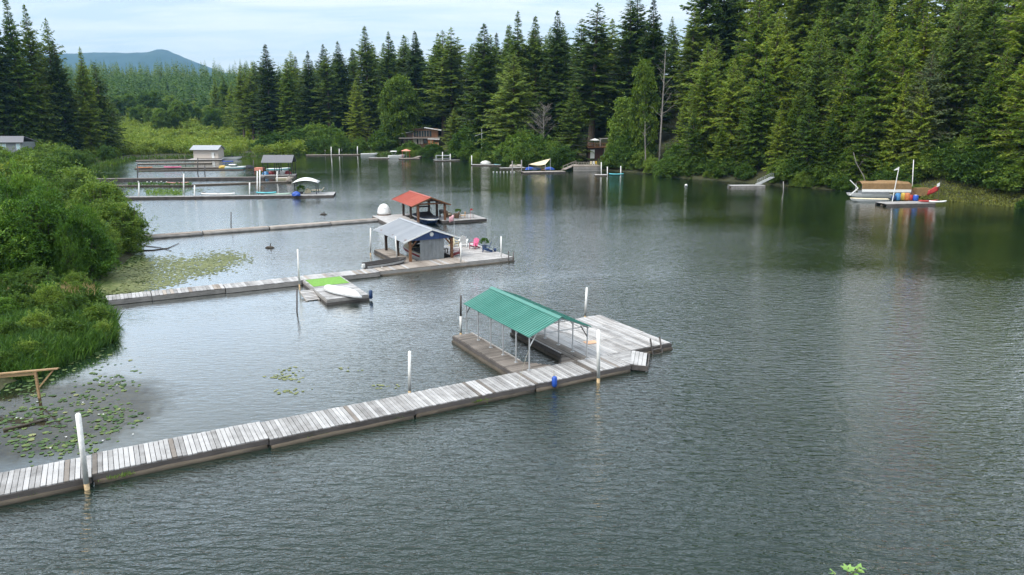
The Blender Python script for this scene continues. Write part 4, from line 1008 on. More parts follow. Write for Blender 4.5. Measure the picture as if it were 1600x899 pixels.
# pale moss tufts on the front log
for k, s in enumerate((-23.6, -20.3, -12.2, -8.0, -3.4)):
    P = np.stack([s + g6.normal(0, .28, 90), np.full(90, -2.22) + g6.normal(0, .03, 90), .12 + g6.normal(0, .03, 90)], 1); W_ = np.array([tuple(w1(*p)) for p in P])
    V, F = leaf_quads(W_, g6.normal(0, .5, W_.shape) + np.array([0, 0, 1.0]), g6.normal(0, 1, W_.shape), U_(.08, .22, 90), U_(.02, .04, 90))
    tag(inst('weed_tuft', np_mesh('weed_tuft', V, F, 'grass')), 'little tuft of green weed growing on the front log of the near dock', 'weed', 'weed tufts on the near dock', 'stuff')
post('white round pile in front of the near dock at the far left', 136, 765, 648, .105, lean=122)
post('white round pile behind the middle of the near dock walkway', 640, 618, 550, .085)
post('white round pile in front of the near platform beside the step', 935, 598, 517, .10)
post('white round pile at the far corner of the near platform', 914, 499, 450, .085, lean=917)
post('pile with dark upper half at the tip of the left finger', 720, 526, 462, .085, dark=.5)

# green roofed boat shelter
SH = thing('boat_shelter', 'open boat shelter with ribbed green metal roof over the near slip', 'boat shelter', w1(0, 0, 0), R(29.2))
gable_roof(SH, .72, 5.08, -.25, 8.45, 2.50, 3.38, 9, 'green_roof', 4)
yl = (-.05, 1.5, 3.1, 4.75, 6.5, 8.25)
for x, sg in ((.86, 1), (4.9, -1)):
    for k, y in enumerate(yl):
        pp = MB().bar((x, y, ZD), (x, y, 2.46), .06).build('post', 'galv', SH); MB().box(x - .1, x + .1, y - .1, y + .1, ZD + .004, ZD + .03).build('foot_plate', 'galv', pp)
        if k in (0, 5): MB().bar((x, y, 1.85), (x + sg * .5, y, 2.62), .05).build('brace', 'white' if (k == 0 and sg > 0) else 'dark_steel', SH)
        else: MB().bar((x, y, 2.2), (x + sg * .22, y, 2.52), .05).build('brace', 'galv', SH)
    MB().bar((x, -.15, 2.45), (x, 8.35, 2.45), .06).build('eave_rail', 'galv', SH)
for y in yl:
    MB().bar((.86, y, 2.49), (2.9, y, 3.32), .05).bar((4.9, y, 2.49), (2.9, y, 3.32), .05).bar((.9, y, 2.52), (4.86, y, 2.52), .04).build('truss', 'galv', SH)

# ---------------------------------------------------------------- second dock with the grey roofed boathouse
TH2 = R(28.8); O2 = Vector((-9.95, 72.43, 0)); M2 = Matrix.Translation(O2) @ Matrix.Rotation(TH2, 4, 'Z')
def w2(s, t, z=0.0): return M2 @ Vector((s, t, z))
D2 = thing('second_dock', 'grey plank walkway in floating sections leading to the grey roofed boathouse', 'dock', O2, TH2)
for i, (s0, s1) in enumerate(((-29.5, -23.9), (-23.85, -18.25), (-18.2, -11.9), (-11.85, -4.6))):
    bd = (.15, .1, -.1, 0)[i]
    planks(D2, s0, s1, -3.35 + bd, -1.55 + bd, ZD, 'y', .28, 'plank', mats=('plank_tan', .12), jag=.05)
    for t_ in (-3.36, -1.54): beam(D2, 'float_side', 'pale_log', (s0, t_ + bd, .2), (s1, t_ + bd, .2), .1, .34)
    beam(D2, 'end_plate', 'fascia', (s1 + .02, -3.3 + bd, .16), (s1 + .02, -1.6 + bd, .16), .05, .45)
    for t_ in (-3.0, -1.9): log(D2, 'float_log', 'log', (s0 + .1, t_ + bd, -.02), (s1 - .1, t_ + bd, -.02), .2)
planks(D2, -4.55, 4.6, -3.1, -.05, ZD, 'y', .28, 'plank_tan', mats=('plank', .1), jag=.04)
planks(D2, 4.62, 9.8, -3.0, 6.6, ZD, 'x', .24, 'plank_pale', jag=.03)
planks(D2, -1.3, .35, -.03, 8.0, ZD, 'x', .28, 'plank_tan', jag=.03)
for p, q in (((-4.5, -3.12), (9.85, -3.12)), ((9.85, -3.1), (9.85, 6.6)), ((4.62, 6.65), (9.85, 6.65)), ((4.58, 0), (4.58, 6.6)), ((-1.32, -.02), (-1.32, 8)), ((.38, 0), (.38, 8)), ((.4, -.02), (4.55, -.02))):
    beam(D2, 'float_side', 'pale_log' if p[1] == -3.12 else 'fascia', (*p, .22), (*q, .22), .09, .32); log(D2, 'float_log', 'log', (*p, -.03), (*q, -.03), .17)
BH = thing('grey_boathouse', 'open timber boathouse with grey metal roof and navy gable on the second dock', 'boathouse', w2(0, 0), TH2)
gable_roof(BH, -1.2, 5.0, -.7, 8.4, 2.52, 3.62, 9, 'grey_roof', 3, None, 'white', .14, 1.9)
for x in (-.35, 4.15):
    for y in (-.28, 3.3, 6.9):
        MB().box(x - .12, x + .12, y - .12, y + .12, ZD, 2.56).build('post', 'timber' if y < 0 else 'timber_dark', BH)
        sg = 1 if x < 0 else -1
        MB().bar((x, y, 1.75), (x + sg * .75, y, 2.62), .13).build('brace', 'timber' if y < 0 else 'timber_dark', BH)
        MB().bar((x, y + .1, 2.0), (x, y + .6, 2.5), .1).build('brace', 'timber_dark', BH)
    MB().bar((x, -.6, 2.63), (x, 8.2, 2.63), .14, .2).build('eave_beam', 'timber_dark', BH)
for y in (-.28, 3.3, 6.9): MB().bar((-.9, y, 2.62), (4.7, y, 2.62), .12, .18).build('tie_beam', 'timber', BH)
# navy gable of vertical boards
for k in range(20):
    xa = -.75 + k * .272; xb = xa + .262; zt = lambda x: 2.52 + (3.62 - 2.52) * ((x + 1.2) / 3.1 if x < 1.9 else (5.0 - x) / 3.1) - .07
    m = MB(); m.raw([(xa, -.46, 2.56), (xb, -.46, 2.56), (xb, -.46, max(2.57, zt(xb))), (xa, -.46, max(2.57, zt(xa))), (xa, -.41, 2.56), (xb, -.41, 2.56), (xb, -.41, max(2.57, zt(xb))), (xa, -.41, max(2.57, zt(xa)))], _CF[:0] + [(3, 2, 1, 0), (4, 5, 6, 7), (0, 1, 5, 4), (1, 2, 6, 5), (2, 3, 7, 6), (3, 0, 4, 7)])
    if zt((xa + xb) / 2) > 2.62: m.build('gable_board', 'navy', BH)
for k in range(6):
    xa = .72 + k * .43; pp = MB().box(xa, xa + .418, -.30, -.26, ZD + .02, 2.54).build('wall_sheet', 'grey_sheet', BH)
    MB().box(xa - .03, xa + .03, -.325, -.30, ZD + .02, 2.54).build('wall_rib', 'grey_sheet', pp)
cl = thing('round_sign', 'white round sign high on the navy gable', 'sign', w2(1.9, -.52, 3.08), TH2)
MB().tube([(0, 0, 0), (0, .05, 0)], .2, 24).build('disc', 'white', cl); MB().tube([(0, -.012, 0), (0, -.002, 0)], .13, 24).build('rim', 'galv', cl); MB().tube([(0, -.02, 0), (0, -.014, 0)], .11, 24).build('face', 'white', cl)

def hull_rings(L, B, D, n=11, full=0.62, keel=.0, flare=.82, tran=.92, z0=0.0, rake=.35):
    out = []
    for i in range(n):
        u = i / (n - 1)
        w = B / 2 * (tran + (1 - tran) * min(1, u / .35)) * (1.0 if u < full else math.sqrt(max(0.0, 1 - ((u - full) / (1 - full)) ** 2.0)) * .985 + .015)
        sh = D * (1 + .22 * u ** 2); x = u * L; kz = keel + D * .55 * max(0, (u - .72) / .28) ** 2
        out.append([(x + rake * u * u * .0, 0, z0 + kz), (x, -w * flare * .8, z0 + kz + D * .1), (x + rake * u ** 3 * .4, -w * flare, z0 + kz * .5 + D * .45), (x + rake * u ** 3, -w, z0 + sh), (x + rake * u ** 3, w, z0 + sh), (x + rake * u ** 3 * .4, w * flare, z0 + kz * .5 + D * .45), (x, w * flare * .8, z0 + kz + D * .1)])
    return out
def boat(name, label, loc, rz, L, B, D, hullmat, deckmat, kind='open', stripe=None, group=None, cat='boat', z=-.12):
    """hull lofted from stations; bow along local +x"""
    o = thing(name, label, cat, (loc[0], loc[1], 0), rz, group); o.location.z = 0
    rg = hull_rings(L, B, D, z0=z); m = MB()
    if kind == 'open':
        inner = [[(p[0] + (.04 if i == 0 else -.02), p[1] * .9, p[2] + .05) for p in r] for i, r in enumerate(rg)]
        for r, q in zip(rg, inner): pass
        o_r = [[r[4], r[5], r[6], r[0], r[1], r[2], r[3]] for r in rg]; i_r = [[q[3], q[2], q[1], q[0], q[6], q[5], q[4]] for q in inner]
        for k, (r, q) in enumerate(zip(i_r, rg)): r[0] = (r[0][0], r[0][1], q[3][2] - .0); r[6] = (r[6][0], r[6][1], q[3][2] - .0)
        m.loft([a + b for a, b in zip(o_r, i_r)]); m.build('hull', hullmat, o)
        for f in (.25, .55): w = B * .42; MB().box(L * f - .14, L * f + .14, -w, w, z + D * .62, z + D * .68).build('thwart', deckmat, o)
    else:
        m.loft(rg); m.build('hull', hullmat, o)
        dk = [[(r[3][0], r[3][1] * .96, r[3][2] + .004), (r[3][0], 0, r[3][2] + .09), (r[4][0], r[4][1] * .96, r[4][2] + .004)] for r in rg]
        MB().loft(dk, False).build('deck', deckmat, o)
    if stripe:
        for sg in (3, 4):
            m = MB(); pts = [Vector(r[sg]) * 1.0 for r in rg]
            for a, b in zip(pts[:-1], pts[1:]):
                a = Vector((a.x, a.y * 1.015, a.z - D * .22)); b = Vector((b.x, b.y * 1.015, b.z - D * .22)); m.bar(a, b, .03, D * .2)
            m.build('stripe', stripe, o)
    return o
def outboard(o, x, z, mat='black_plastic', s=1.0):
    b = MB(); b.box(x - .38 * s, x - .05, -.16 * s, .16 * s, z + .1, z + .55 * s).box(x - .3 * s, x - .12, -.07, .07, z - .6, z + .1).build('outboard_motor', mat, o)
def windshield(o, x, z, B, mat='glass'):
    MB().slab([(x, -B * .4, z), (x, B * .4, z), (x - .35, B * .36, z + .42), (x - .35, -B * .36, z + .42)], .02).build('windshield', mat, o)
def bimini(o, x0, x1, z0, z1, w, mat, leg='dark_steel'):
    rg = []
    for k in range(5):
        x = x0 + (x1 - x0) * k / 4; c = .1 * math.sin(math.pi * k / 4); rg.append([(x, -w, z1 - .08), (x, -w * .6, z1 + .05 + c * .5), (x, w * .6, z1 + .05 + c * .5), (x, w, z1 - .08), (x, w * .6, z1 + .02 + c * .5), (x, -w * .6, z1 + .02 + c * .5)])
    cn = MB().loft(rg).build('canopy', mat, o)
    b = MB(); xm = (x0 + x1) / 2
    for sg in (-1, 1):
        for x in (x0, x1): b.tube([(xm, sg * w, z0), (x, sg * w, z1 - .06)], .022, 5)
    b.build('canopy_frame', leg, cn)
# boat inside the grey boathouse
b = boat('runabout', 'white runabout with red stripe and dark canopy inside the grey roofed boathouse', w2(2.1, 1.0), TH2 + math.pi / 2, 5.6, 2.1, .95, 'white', 'cream', 'deck', 'maroon')
windshield(b, 3.6, .9, 2.0); bimini(b, 1.2, 3.2, .85, 1.75, .9, 'black'); MB().box(.3, 2.6, -.85, .85, .88, 1.08).build('cover', 'black', b); outboard(b, 0, .5)
# aluminium skiff tied beside the walkway
b = boat('skiff', 'dark aluminium skiff with outboard tied beside the second dock', w2(-5.2, -.7), TH2 + R(4), 4.0, 1.6, .95, 'dark_steel', 'plank_tan', 'open', 'aluminium', z=-.15)
outboard(b, 0.05, .35, 'white', .8)
MB().tube([(1.4, -.86, .5), (1.4, -.88, .05)], .07, 8).build('fender', 'white', b, True)
post('slim white pole left of the grey roofed boathouse behind the skiff', 579, 399, 357, .07)
post('slim white pole standing before the skiff at the grey roofed boathouse', 621, 413, 370, .07, lean=618)
post('white pole in front of the grey roofed boathouse right post', 720, 417, 380, .07)
post('white pole at the right end of the second dock', 783, 409, 370, .07)
post('white pole beside the green mat of the second dock', 468, 449, 390, .07, lean=465)
post('short weathered stake standing in the water by the green mat float', 464, 488, 452, .06, 'fascia', 0, None, 'wooden_stake')
for k, (s, h) in enumerate(((9.2, .85), (9.75, .7))):
    o = MB().tube([w2(s, -3.2, -1), w2(s, -3.2, h + .3)], .06, 8).build('short_pile', 'fascia', None, True); tag(o, ('left' if k == 0 else 'right') + ' one of two short brown piles at the right end of the second dock', 'post')

# Adirondack chairs
def chair(label, loc, rz, mat, mat2=None, s=1.12):
    o = thing('adirondack_chair', label, 'chair', loc, rz, 'chairs on the second dock'); o.scale = (s, s, s); mat2 = mat2 or mat
    for k in range(5): MB().bar((.28 - k * .105, -.27, .36 - k * .022), (.28 - k * .105, .27, .36 - k * .022), .095, .02).build('seat_slat', mat, o)
    for k in range(5): y = -.22 + k * .11; MB().bar((-.22, y * .85, .22), (-.52, y * 1.15, 1.0 - abs(k - 2) * .05), .095, .02).build('back_slat', mat, o)
    for y in (-.33, .33):
        MB().bar((.36, y, .56), (-.42, y, .54), .13, .025).build('arm', mat2, o); MB().bar((.30, y, 0), (.30, y, .55), .035, .09).build('leg', mat2, o)
        MB().bar((.34, y * .88, .32), (-.62, y * .88, .02), .03, .11).build('leg', mat2, o)
    return o
chair('pink plastic garden chair on the second dock, facing the boathouse', w2(8.4, 3.2, ZD + .01), TH2 + R(215), 'pink', 'maroon')
chair('dark navy garden chair near the right end of the second dock', w2(8.75, 1.0, ZD + .01), TH2 + R(150), 'navy_plastic')
chair('dark red garden chair beside the boathouse right post', w2(5.1, .5, ZD + .01), TH2 + R(-20), 'maroon')
chair('cream white garden chair farthest back on the second dock', w2(7.1, 5.6, ZD + .01), TH2 + R(-80), 'cream')
chair('tall white garden chair turned away at the back of the second dock', w2(8.0, 5.1, ZD + .01), TH2 + R(60), 'white', None, 1.3)
bn = thing('patio_table', 'small dark table with white cushions under the boathouse edge', 'table', w2(4.4, 2.6, ZD), TH2)
MB().box(-.5, .5, -.4, .4, .42, .48).build('top', 'timber_dark', bn)
for x in (-.42, .42):
    for y in (-.32, .32): MB().box(x - .04, x + .04, y - .04, y + .04, 0, .42).build('leg', 'timber_dark', bn)
MB().box(-.35, .3, -.3, .3, .484, .6).build('cushion', 'white', bn)
def pot_plant(label, loc, potmat, r, h, leaf_mat, n, LL, seed, cat='potted plant'):
    o = thing('potted_plant', label, cat, loc); MB().tube([(0, 0, 0), (0, 0, h)], [r * .72, r], 12).build('pot', potmat, o, True)
    g = np.random.default_rng(seed); P, Nn = clump_pts(g, [(0, 0, h + r * 1.1)], [r * 1.5], n); V, F = leaf_quads(P, Nn + np.array([0, 0, .5]), g.normal(0, 1, P.shape), np.full(len(P), LL), np.full(len(P), LL * .5))
    inst('foliage', np_mesh('foliage', V, F, leaf_mat), o); return o
pot_plant('green bushy plant in a dark pot behind the navy chair', w2(9.4, 2.7, ZD), 'black_plastic', .28, .4, 'grass', 160, .22, 4)
o = thing('bucket', 'small dark blue bucket near the right end of the second dock', 'bucket', w2(9.6, .6, ZD)); MB().tube([(0, 0, 0), (0, 0, .34)], [.13, .17], 12).build('body', 'navy_plastic', o, True); MB().tube([(-.17, 0, .33), (-.1, 0, .48), (.1, 0, .48), (.17, 0, .33)], .01, 5).build('handle', 'galv', o)
fl = thing('pink_flag', 'pale pink flag hanging from a thin pole behind the second dock', 'flag', w2(7.4, 6.2, ZD), TH2)
MB().tube([(0, 0, 0), (0, 0, 3.5)], .018, 6).build('pole', 'galv', fl)
P = [[(-.02 - .55 * u + .05 * math.sin(6 * v), .07 * math.sin(7 * u + 3 * v), 3.42 - .62 * v - .22 * u) for v in (0, .33, .66, 1)] for u in np.linspace(0, 1, 8)]
m = MB(); m.loft(P, False, False); fo = m.build('cloth', plain('pink_cloth', (.78, .42, .45), .8, .25, 4), fl, True); so = fo.modifiers.new('thick', 'SOLIDIFY'); so.thickness = .008
# side float with green mat and upturned dinghy
SF = thing('side_float', 'small float with a bright green turf mat tied to the second dock', 'dock', w2(-11.7, -3.45), TH2)
planks(SF, 0, 3.4, -7.9, 0, ZD, 'x', .28, 'plank', jag=.02)
for p, q in (((-.02, -7.95), (3.42, -7.95)), ((-.03, -7.95), (-.03, 0)), ((3.43, -7.95), (3.43, 0))):
    beam(SF, 'float_side', 'pale_log', (*p, .28), (*q, .28), .07, .2); beam(SF, 'float_side', 'fascia', (*p, .08), (*q, .08), .07, .16)
mt = thing('turf_mat', 'bright green turf mat spread on the side float', 'mat', w2(-11.55, -6.5, ZD + .012), TH2); MB().box(0, 3.1, 0, 2.9, 0, .02).build('mat', 'turf_mat', mt)
rm = thing('boarding_ramp', 'small tan plank ramp dipping into the water beside the side float', 'ramp', w2(-11.78, -7.2), TH2)
for k in range(7): MB().bar((-.03, -.05 - k * .33, .36 - k * .05), (-1.15, -.05 - k * .33, .36 - k * .05), .31, .04).build('ramp_board', 'plank_pale', rm)
for x in (-.1, -1.1): MB().bar((x, .1, .33), (x, -2.3, -.02), .06, .12).build('stringer', 'plank_tan', rm)
dg = thing('dinghy', 'white dinghy lying upside down on the side float', 'boat', w2(-10.25, -9.9, ZD), TH2 + R(-66))
rg = hull_rings(3.9, 1.3, .40, z0=0, tran=.6, full=.3); MB().loft([[(p[0] - 1.6, p[1], .53 - p[2]) for p in r] for r in rg]).build('hull', 'white', dg, True)
m = MB()
for sg in (3, 4):
    for r, q in zip(rg[:-1], rg[1:]): m.bar((r[sg][0] - 1.6, r[sg][1], .53 - r[sg][2] + .03), (q[sg][0] - 1.6, q[sg][1], .53 - q[sg][2] + .03), .05, .05)
m.build('gunwale', 'galv', dg)
o = MB().tube([w2(-8.15, -11.5, .1), w2(-8.15, -11.5, .18), w2(-8.15, -11.5, .75), w2(-8.15, -11.5, .85)], [.06, .15, .15, .05], 12).build('fender', 'navy_plastic', None, True); tag(o, 'dark blue fender at the outer corner of the side float', 'fender')
# timber rail at the near bank
RL = thing('wooden_rail', 'brown timber rail on a braced post above the lily pads at the left edge', 'rail', G(55, 622)); q = RL.location
e0, e1 = AT(-30, 587, q.y) - q, AT(91, 576, q.y) - q; pt = AT(55, 580, q.y) - q
MB().bar(e0, e1, .16, .07).build('top_rail', 'new_wood', RL); MB().bar((pt.x, 0, -.6), (pt.x, 0, pt.z - .03), .11).build('post', 'new_wood', RL)
k_ = AT(82, 579, q.y) - q; MB().bar((pt.x, .02, pt.z * .35), (k_.x, .02, k_.z - .03), .07).build('brace', 'new_wood', RL); MB().bar(e0 + Vector((0, .05, -.16)), pt + Vector((0, .05, -.16)), .05, .14).build('lower_rail', 'new_wood', RL)
# drift logs
for lab, pts, r in (('dark sunken branch lying among the lily pads by the near bank', [(5, 672), (40, 664), (75, 655)], .08), ('dark driftwood branch reaching into the water from the dark bush', [(210, 392), (240, 391), (262, 388), (280, 380)], .09), ('thin drift branch floating off the bank below the third dock', [(225, 384), (250, 387), (268, 392)], .05)):
    o = MB().tube([G(x, y, .05) for x, y in pts], [r * (1 - .25 * k) for k in range(len(pts))], 7).build('driftwood', 'log', None, True); tag(o, lab, 'driftwood')
for lab, x, y in (('dark stump floating in open water before the third dock', 505, 336), ('small dark chunk of wood floating past the lily carpet', 421, 388)):
    o = thing('floating_stump', lab, 'stump', G(x, y)); MB().tube([(-.5, 0, .0), (-.2, .05, .1), (.3, 0, .08), (.55, .1, .0)], [.05, .14, .15, .06], 8).build('trunk', 'log', o, True); MB().tube([(.1, 0, .1), (.18, .05, .55)], [.08, .05], 6).build('stub', 'log', o)
# leafy sapling tip at the bottom of the view
tp = AT(1326, 883, 7.0); TW = thing('sapling', 'fresh green leafy tip of a sapling at the bottom edge of the view', 'sapling', (tp.x, 7.0, gh(tp.x, 7.0)))
hz = tp.z - gh(tp.x, 7.0)
m = MB(); m.tube([(0, 0, -.3), (.06, .1, hz * .4), (-.05, .05, hz * .8), (0, 0, hz - .03)], [.07, .05, .025, .005], 7); C, D, L = [], [], []
g7 = np.random.default_rng(2)
for k in range(60):
    z = hz - .12 - k * .13; a = k * 2.4; Lb = min(.10 + (hz - z) * .2, 1.2); e = Vector((math.cos(a) * Lb, math.sin(a) * Lb, z + .1)); m.tube([(0, 0, z - .05), e], [.008, .003], 4, False)
    for q in range(9): f = .3 + .7 * q / 8; C.append((e.x * f, e.y * f, z + (.1 + .05) * f - .05)); aa = a + (1 if q % 2 else -1) * .9; D.append((math.cos(aa), math.sin(aa), g7.normal(.0, .25))); L.append(.08)
for k in range(7): a = k * .9; C.append((0, 0, hz - .05)); D.append((math.cos(a), math.sin(a), .25)); L.append(.085)
m.build('trunk', 'bark', TW); C, D, L = map(np.array, (C, D, L)); U2 = np.zeros_like(C); U2[:, 2] = 1
V, F = leaf_quads(C, D, U2 + g7.normal(0, .3, C.shape), L, L * .62, .1); inst('crown', np_mesh('crown', V, F, 'twig_leaf'), TW)
# ---------------------------------------------------------------- third dock with the red roofed boathouse
TH3 = R(25); O3 = Vector((-12.65, 99.45, 0)); M3 = Matrix.Translation(O3) @ Matrix.Rotation(TH3, 4, 'Z')
def w3(s, t, z=0.0): return M3 @ Vector((s, t, z))
a_, b_ = G(205, 372, .3), G(606, 342, .3); d_ = (b_ - a_); L3 = d_.length
W3 = thing('log_walkway', 'long low walkway of pale floats leading to the red roofed boathouse', 'dock', (a_.x, a_.y, 0), math.atan2(d_.y, d_.x))
for k in range(4):
    x0, x1 = L3 * k / 4, L3 * (k + 1) / 4 - .15; yo = (0, .12, -.1, 0)[k]
    deck_mesh(W3, x0, x1, -.05 + yo, 1.1 + yo, .38, 'y', .3, 'plank_tan'); log(W3, 'float_log', 'pale_log', (x0, .0 + yo, .12), (x1, .0 + yo, .12), .24); log(W3, 'float_log', 'log', (x0, 1.05 + yo, .1), (x1, 1.05 + yo, .1), .22)
D3 = thing('third_dock', 'pale deck around the red roofed boathouse', 'dock', O3, TH3)
for (x0, x1, y0, y1) in ((-4.2, -.05, -.2, 8.6), (4.1, 9.6, -.9, 4.6), (-.04, 4.09, 7.0, 8.6), (3.2, 4.09, -.4, 6.98)):
    deck_mesh(D3, x0, x1, y0, y1, .45, 'x', .26, 'plank_pale')
    for p, q in (((x0, y0), (x1, y0)), ((x0, y1), (x1, y1)), ((x0, y0), (x0, y1)), ((x1, y0), (x1, y1))): beam(D3, 'float_side', 'fascia', (*p, .2), (*q, .2), .08, .34)
RB = thing('red_boathouse', 'open timber boathouse with bright red metal roof on the third dock', 'boathouse', O3, TH3)
gable_roof(RB, -1.1, 4.5, -.4, 9.2, 2.62, 3.72, 8, 'red_roof', 3, None, 'timber', .16)
for x in (-.1, 3.75):
    for y in (0, 3.3, 6.8):
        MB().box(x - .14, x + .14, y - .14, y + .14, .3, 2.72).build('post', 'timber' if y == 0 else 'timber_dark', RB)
    eb = MB().bar((x, -.4, 2.72), (x, 9.0, 2.72), .15, .2).build('eave_beam', 'timber_dark', RB)
    for k in range(14): MB().bar((x - .1 if x < 0 else x + .1, -.2 + k * .63, 2.66), (-.78 if x < 0 else 4.48, -.2 + k * .63, 2.56), .07, .1).build('rafter_tail', 'timber_dark', eb)
for y in (0, 3.3, 6.8): MB().bar((-.1, y, 2.82), (3.75, y, 2.82), .14, .2).build('tie_beam', 'timber', RB); MB().bar((-.1, y, 2.84), (1.7, y, 3.55), .1, .14).bar((3.75, y, 2.84), (1.7, y, 3.55), .1, .14).build('truss', 'timber', RB)
b = boat('covered_boat', 'speedboat under a black cover in the red roofed boathouse', w3(1.9, 5.8), TH3 - math.pi / 2, 6.6, 2.3, .9, 'navy_plastic', 'black', 'deck', 'white')
rg = [[(x, -w, .85), (x, -w * .55, .85 + h), (x, w * .55, .85 + h), (x, w, .85)] for x, w, h in ((.2, 1.0, .1), (1.6, 1.1, .35), (3.0, 1.08, .55), (3.9, 1.0, .35), (5.6, .6, .12), (6.5, .12, .06))]
MB().loft(rg, False).build('cover', 'black', b, True)
m = MB()
for x, h in ((1.6, 2.0), (2.8, 2.05)): m.tube([(2.2, -1.05, .9), (x, -.95, h - .2), (x, -.6, h), (x, .6, h), (x, .95, h - .2), (2.2, 1.05, .9)], .03, 6)
m.build('tower_frame', 'dark_steel', b); MB().slab([(1.5, -.75, 2.04), (2.9, -.75, 2.08), (2.9, .75, 2.08), (1.5, .75, 2.04)], .06).build('canopy', 'black', b)
dm = thing('white_dome', 'white rounded dome tank at the far end of the red roofed boathouse', 'tank', w3(-2.4, 8.9, .45), TH3)
rg = []
for k in range(9):
    f = math.sin(k / 8 * math.pi / 2); r = .95 * math.sqrt(max(0, 1 - f ** 2.2)) + .02; rg.append([(math.cos(a) * r, math.sin(a) * r, .12 + 1.5 * f) for a in np.linspace(0, 2 * math.pi, 20, endpoint=False)])
MB().loft(rg).build('shell', 'white', dm, True); MB().tube([(0, 0, 0), (0, 0, .13)], .99, 20).build('base_ring', 'wicker', dm); 
for k in range(5): a = -1.95 + k * .13; MB().box(-.045, .045, -.01, .01, -.03, .03).build('marking', 'galv', dm, False, (math.cos(a) * .88, math.sin(a) * .88, 1.05), a + math.pi / 2)
for lab, loc, rz, mt_ in (('brown wicker armchair on the deck right of the red roofed boathouse', (5.9, 1.3), 150, 'wicker'), ('brown wicker armchair farther back on the red boathouse deck', (5.1, 2.6), -60, 'wicker')):
    o = thing('wicker_chair', lab, 'chair', w3(*loc, .46), TH3 + R(rz), 'wicker chairs on the third dock')
    MB().box(-.4, .4, -.42, .42, .05, .38).build('seat', mt_, o); MB().box(-.46, -.32, -.42, .42, .38, .85).build('backrest', mt_, o); MB().box(-.28, .38, -.3, .3, .384, .48).build('cushion', 'cream', o)
    for y in (-.42, .34): MB().box(-.4, .4, y, y + .08, .38, .6).build('arm', mt_, o)
o = thing('wooden_chair', 'light wooden armchair beside the wicker chairs', 'chair', w3(6.6, .6, .46), TH3 + R(170))
for x in (-.28, .28):
    for y in (-.3, .3): MB().bar((x, y, 0), (x - (.1 if x < 0 else 0), y, .62 if x > 0 else .95), .05).build('leg', 'new_wood', o)
MB().box(-.3, .3, -.3, .3, .38, .44).build('seat', 'new_wood', o); MB().bar((-.36, -.3, .75), (-.36, .3, .75), .05, .3).build('backrest', 'new_wood', o)
o = thing('metal_table', 'dark thin framed table at the right end of the third dock', 'table', w3(7.7, .6, .46), TH3)
MB().box(-.5, .5, -.35, .35, .68, .72).build('top', 'dark_steel', o)
for x in (-.45, .45):
    for y in (-.3, .3): MB().bar((x, y, 0), (x, y, .68), .04).build('leg', 'dark_steel', o)
o = thing('barbecue', 'dark barbecue grill beside the right posts of the red roofed boathouse', 'barbecue', w3(4.5, 3.0, .46), TH3)
MB().box(-.45, .45, -.28, .28, .55, .85).build('firebox', 'black_plastic', o); MB().loft([[(-.45, -.28 + .56 * f, .854 + .26 * math.sin(math.pi * f)) for f in np.linspace(0, 1, 7)], [(.45, -.28 + .56 * f, .854 + .26 * math.sin(math.pi * f)) for f in np.linspace(0, 1, 7)]]).build('lid', 'black_plastic', o)
for x in (-.4, .4): MB().box(x - .03, x + .03, -.25, .25, 0, .55).build('leg', 'dark_steel', o)
pot_plant('pale green potted plant on the red boathouse deck', w3(6.6, 2.4, .46), 'beige', .25, .45, 'maple', 140, .2, 9)
post('black pole standing by the long walkway of pale floats', 361, 355, 332, .06, 'dark_steel', 0, None)
o = MB().box(-.7, .7, -.45, .45, .0, .22).build('swim_float', 'black_plastic', None, False, G(707, 348), TH3); tag(o, 'small black swim step at the front edge of the third dock', 'float')
rf = thing('red_pennant', 'red thin pennant pole at the front of the third dock', 'flag', w3(7.3, -.6, .46)); MB().tube([(0, 0, 0), (0, 0, 1.5)], .015, 5).build('pole', 'red', rf); MB().slab([(0, 0, 1.5), (.35, .02, 1.38), (.35, .02, 1.28), (0, 0, 1.2)], .01).build('cloth', 'red', rf)

# ---------------------------------------------------------------- far docks on the left
def far_dock(label, x0, y0, x1, y1, wid, z=.36, deck='plank_tan', side='log', name='far_dock', pitch=.45):
    a, b = G(x0, y0, z), G(x1, y1, z); d = b - a; L = d.length
    o = thing(name, label, 'dock', (a.x, a.y, 0), math.atan2(d.y, d.x))
    deck_mesh(o, 0, L, 0, wid, z, 'y', pitch, deck)
    for y in (.04, wid - .04): beam(o, 'float_side', side, (0, y, z * .4), (L, y, z * .4), .12, z * 1.0)
    n = max(2, int(L / 6))
    for k in range(n): log(o, 'float_log', 'log', (L * k / n, wid * .5, 0), (L * (k + .95) / n, wid * .5, 0), .2)
    return o, L
fourth, _ = far_dock('long low float walkway leading to the small white canopy', 150, 309, 462, 305.5, 1.5, .4, 'plank', 'fascia')
far_dock('deck under the small white canopy at the end of the far walkway', 461, 306, 521, 305, 5.5, .42, 'plank', 'fascia')
gz = thing('white_gazebo', 'small gazebo with white curved canopy on dark posts at the far dock end', 'gazebo', G(460, 304.5, .42), R(8))
for x in (.1, 3.9):
    for y in (.1, 3.2): MB().bar((x, y, 0), (x, y, 2.1), .12).build('post', 'black_plastic', gz)
rg = [[(x, y, 2.05 + .85 * (1 - ((x - 2) / 2.3) ** 2) * (1 - .55 * ((y - 1.65) / 2) ** 2)) for y in np.linspace(-.2, 3.5, 8)] for x in np.linspace(-.3, 4.3, 9)]
m = MB(); m.loft(rg, False, False); o = m.build('canopy', 'white', gz, True); s_ = o.modifiers.new('thick', 'SOLIDIFY'); s_.thickness = .05
MB().bar((-.2, -.1, 2.08), (4.2, -.1, 2.08), .08, .14).bar((-.2, 3.4, 2.08), (4.2, 3.4, 2.08), .08, .14).build('eave_rail', 'black_plastic', gz)
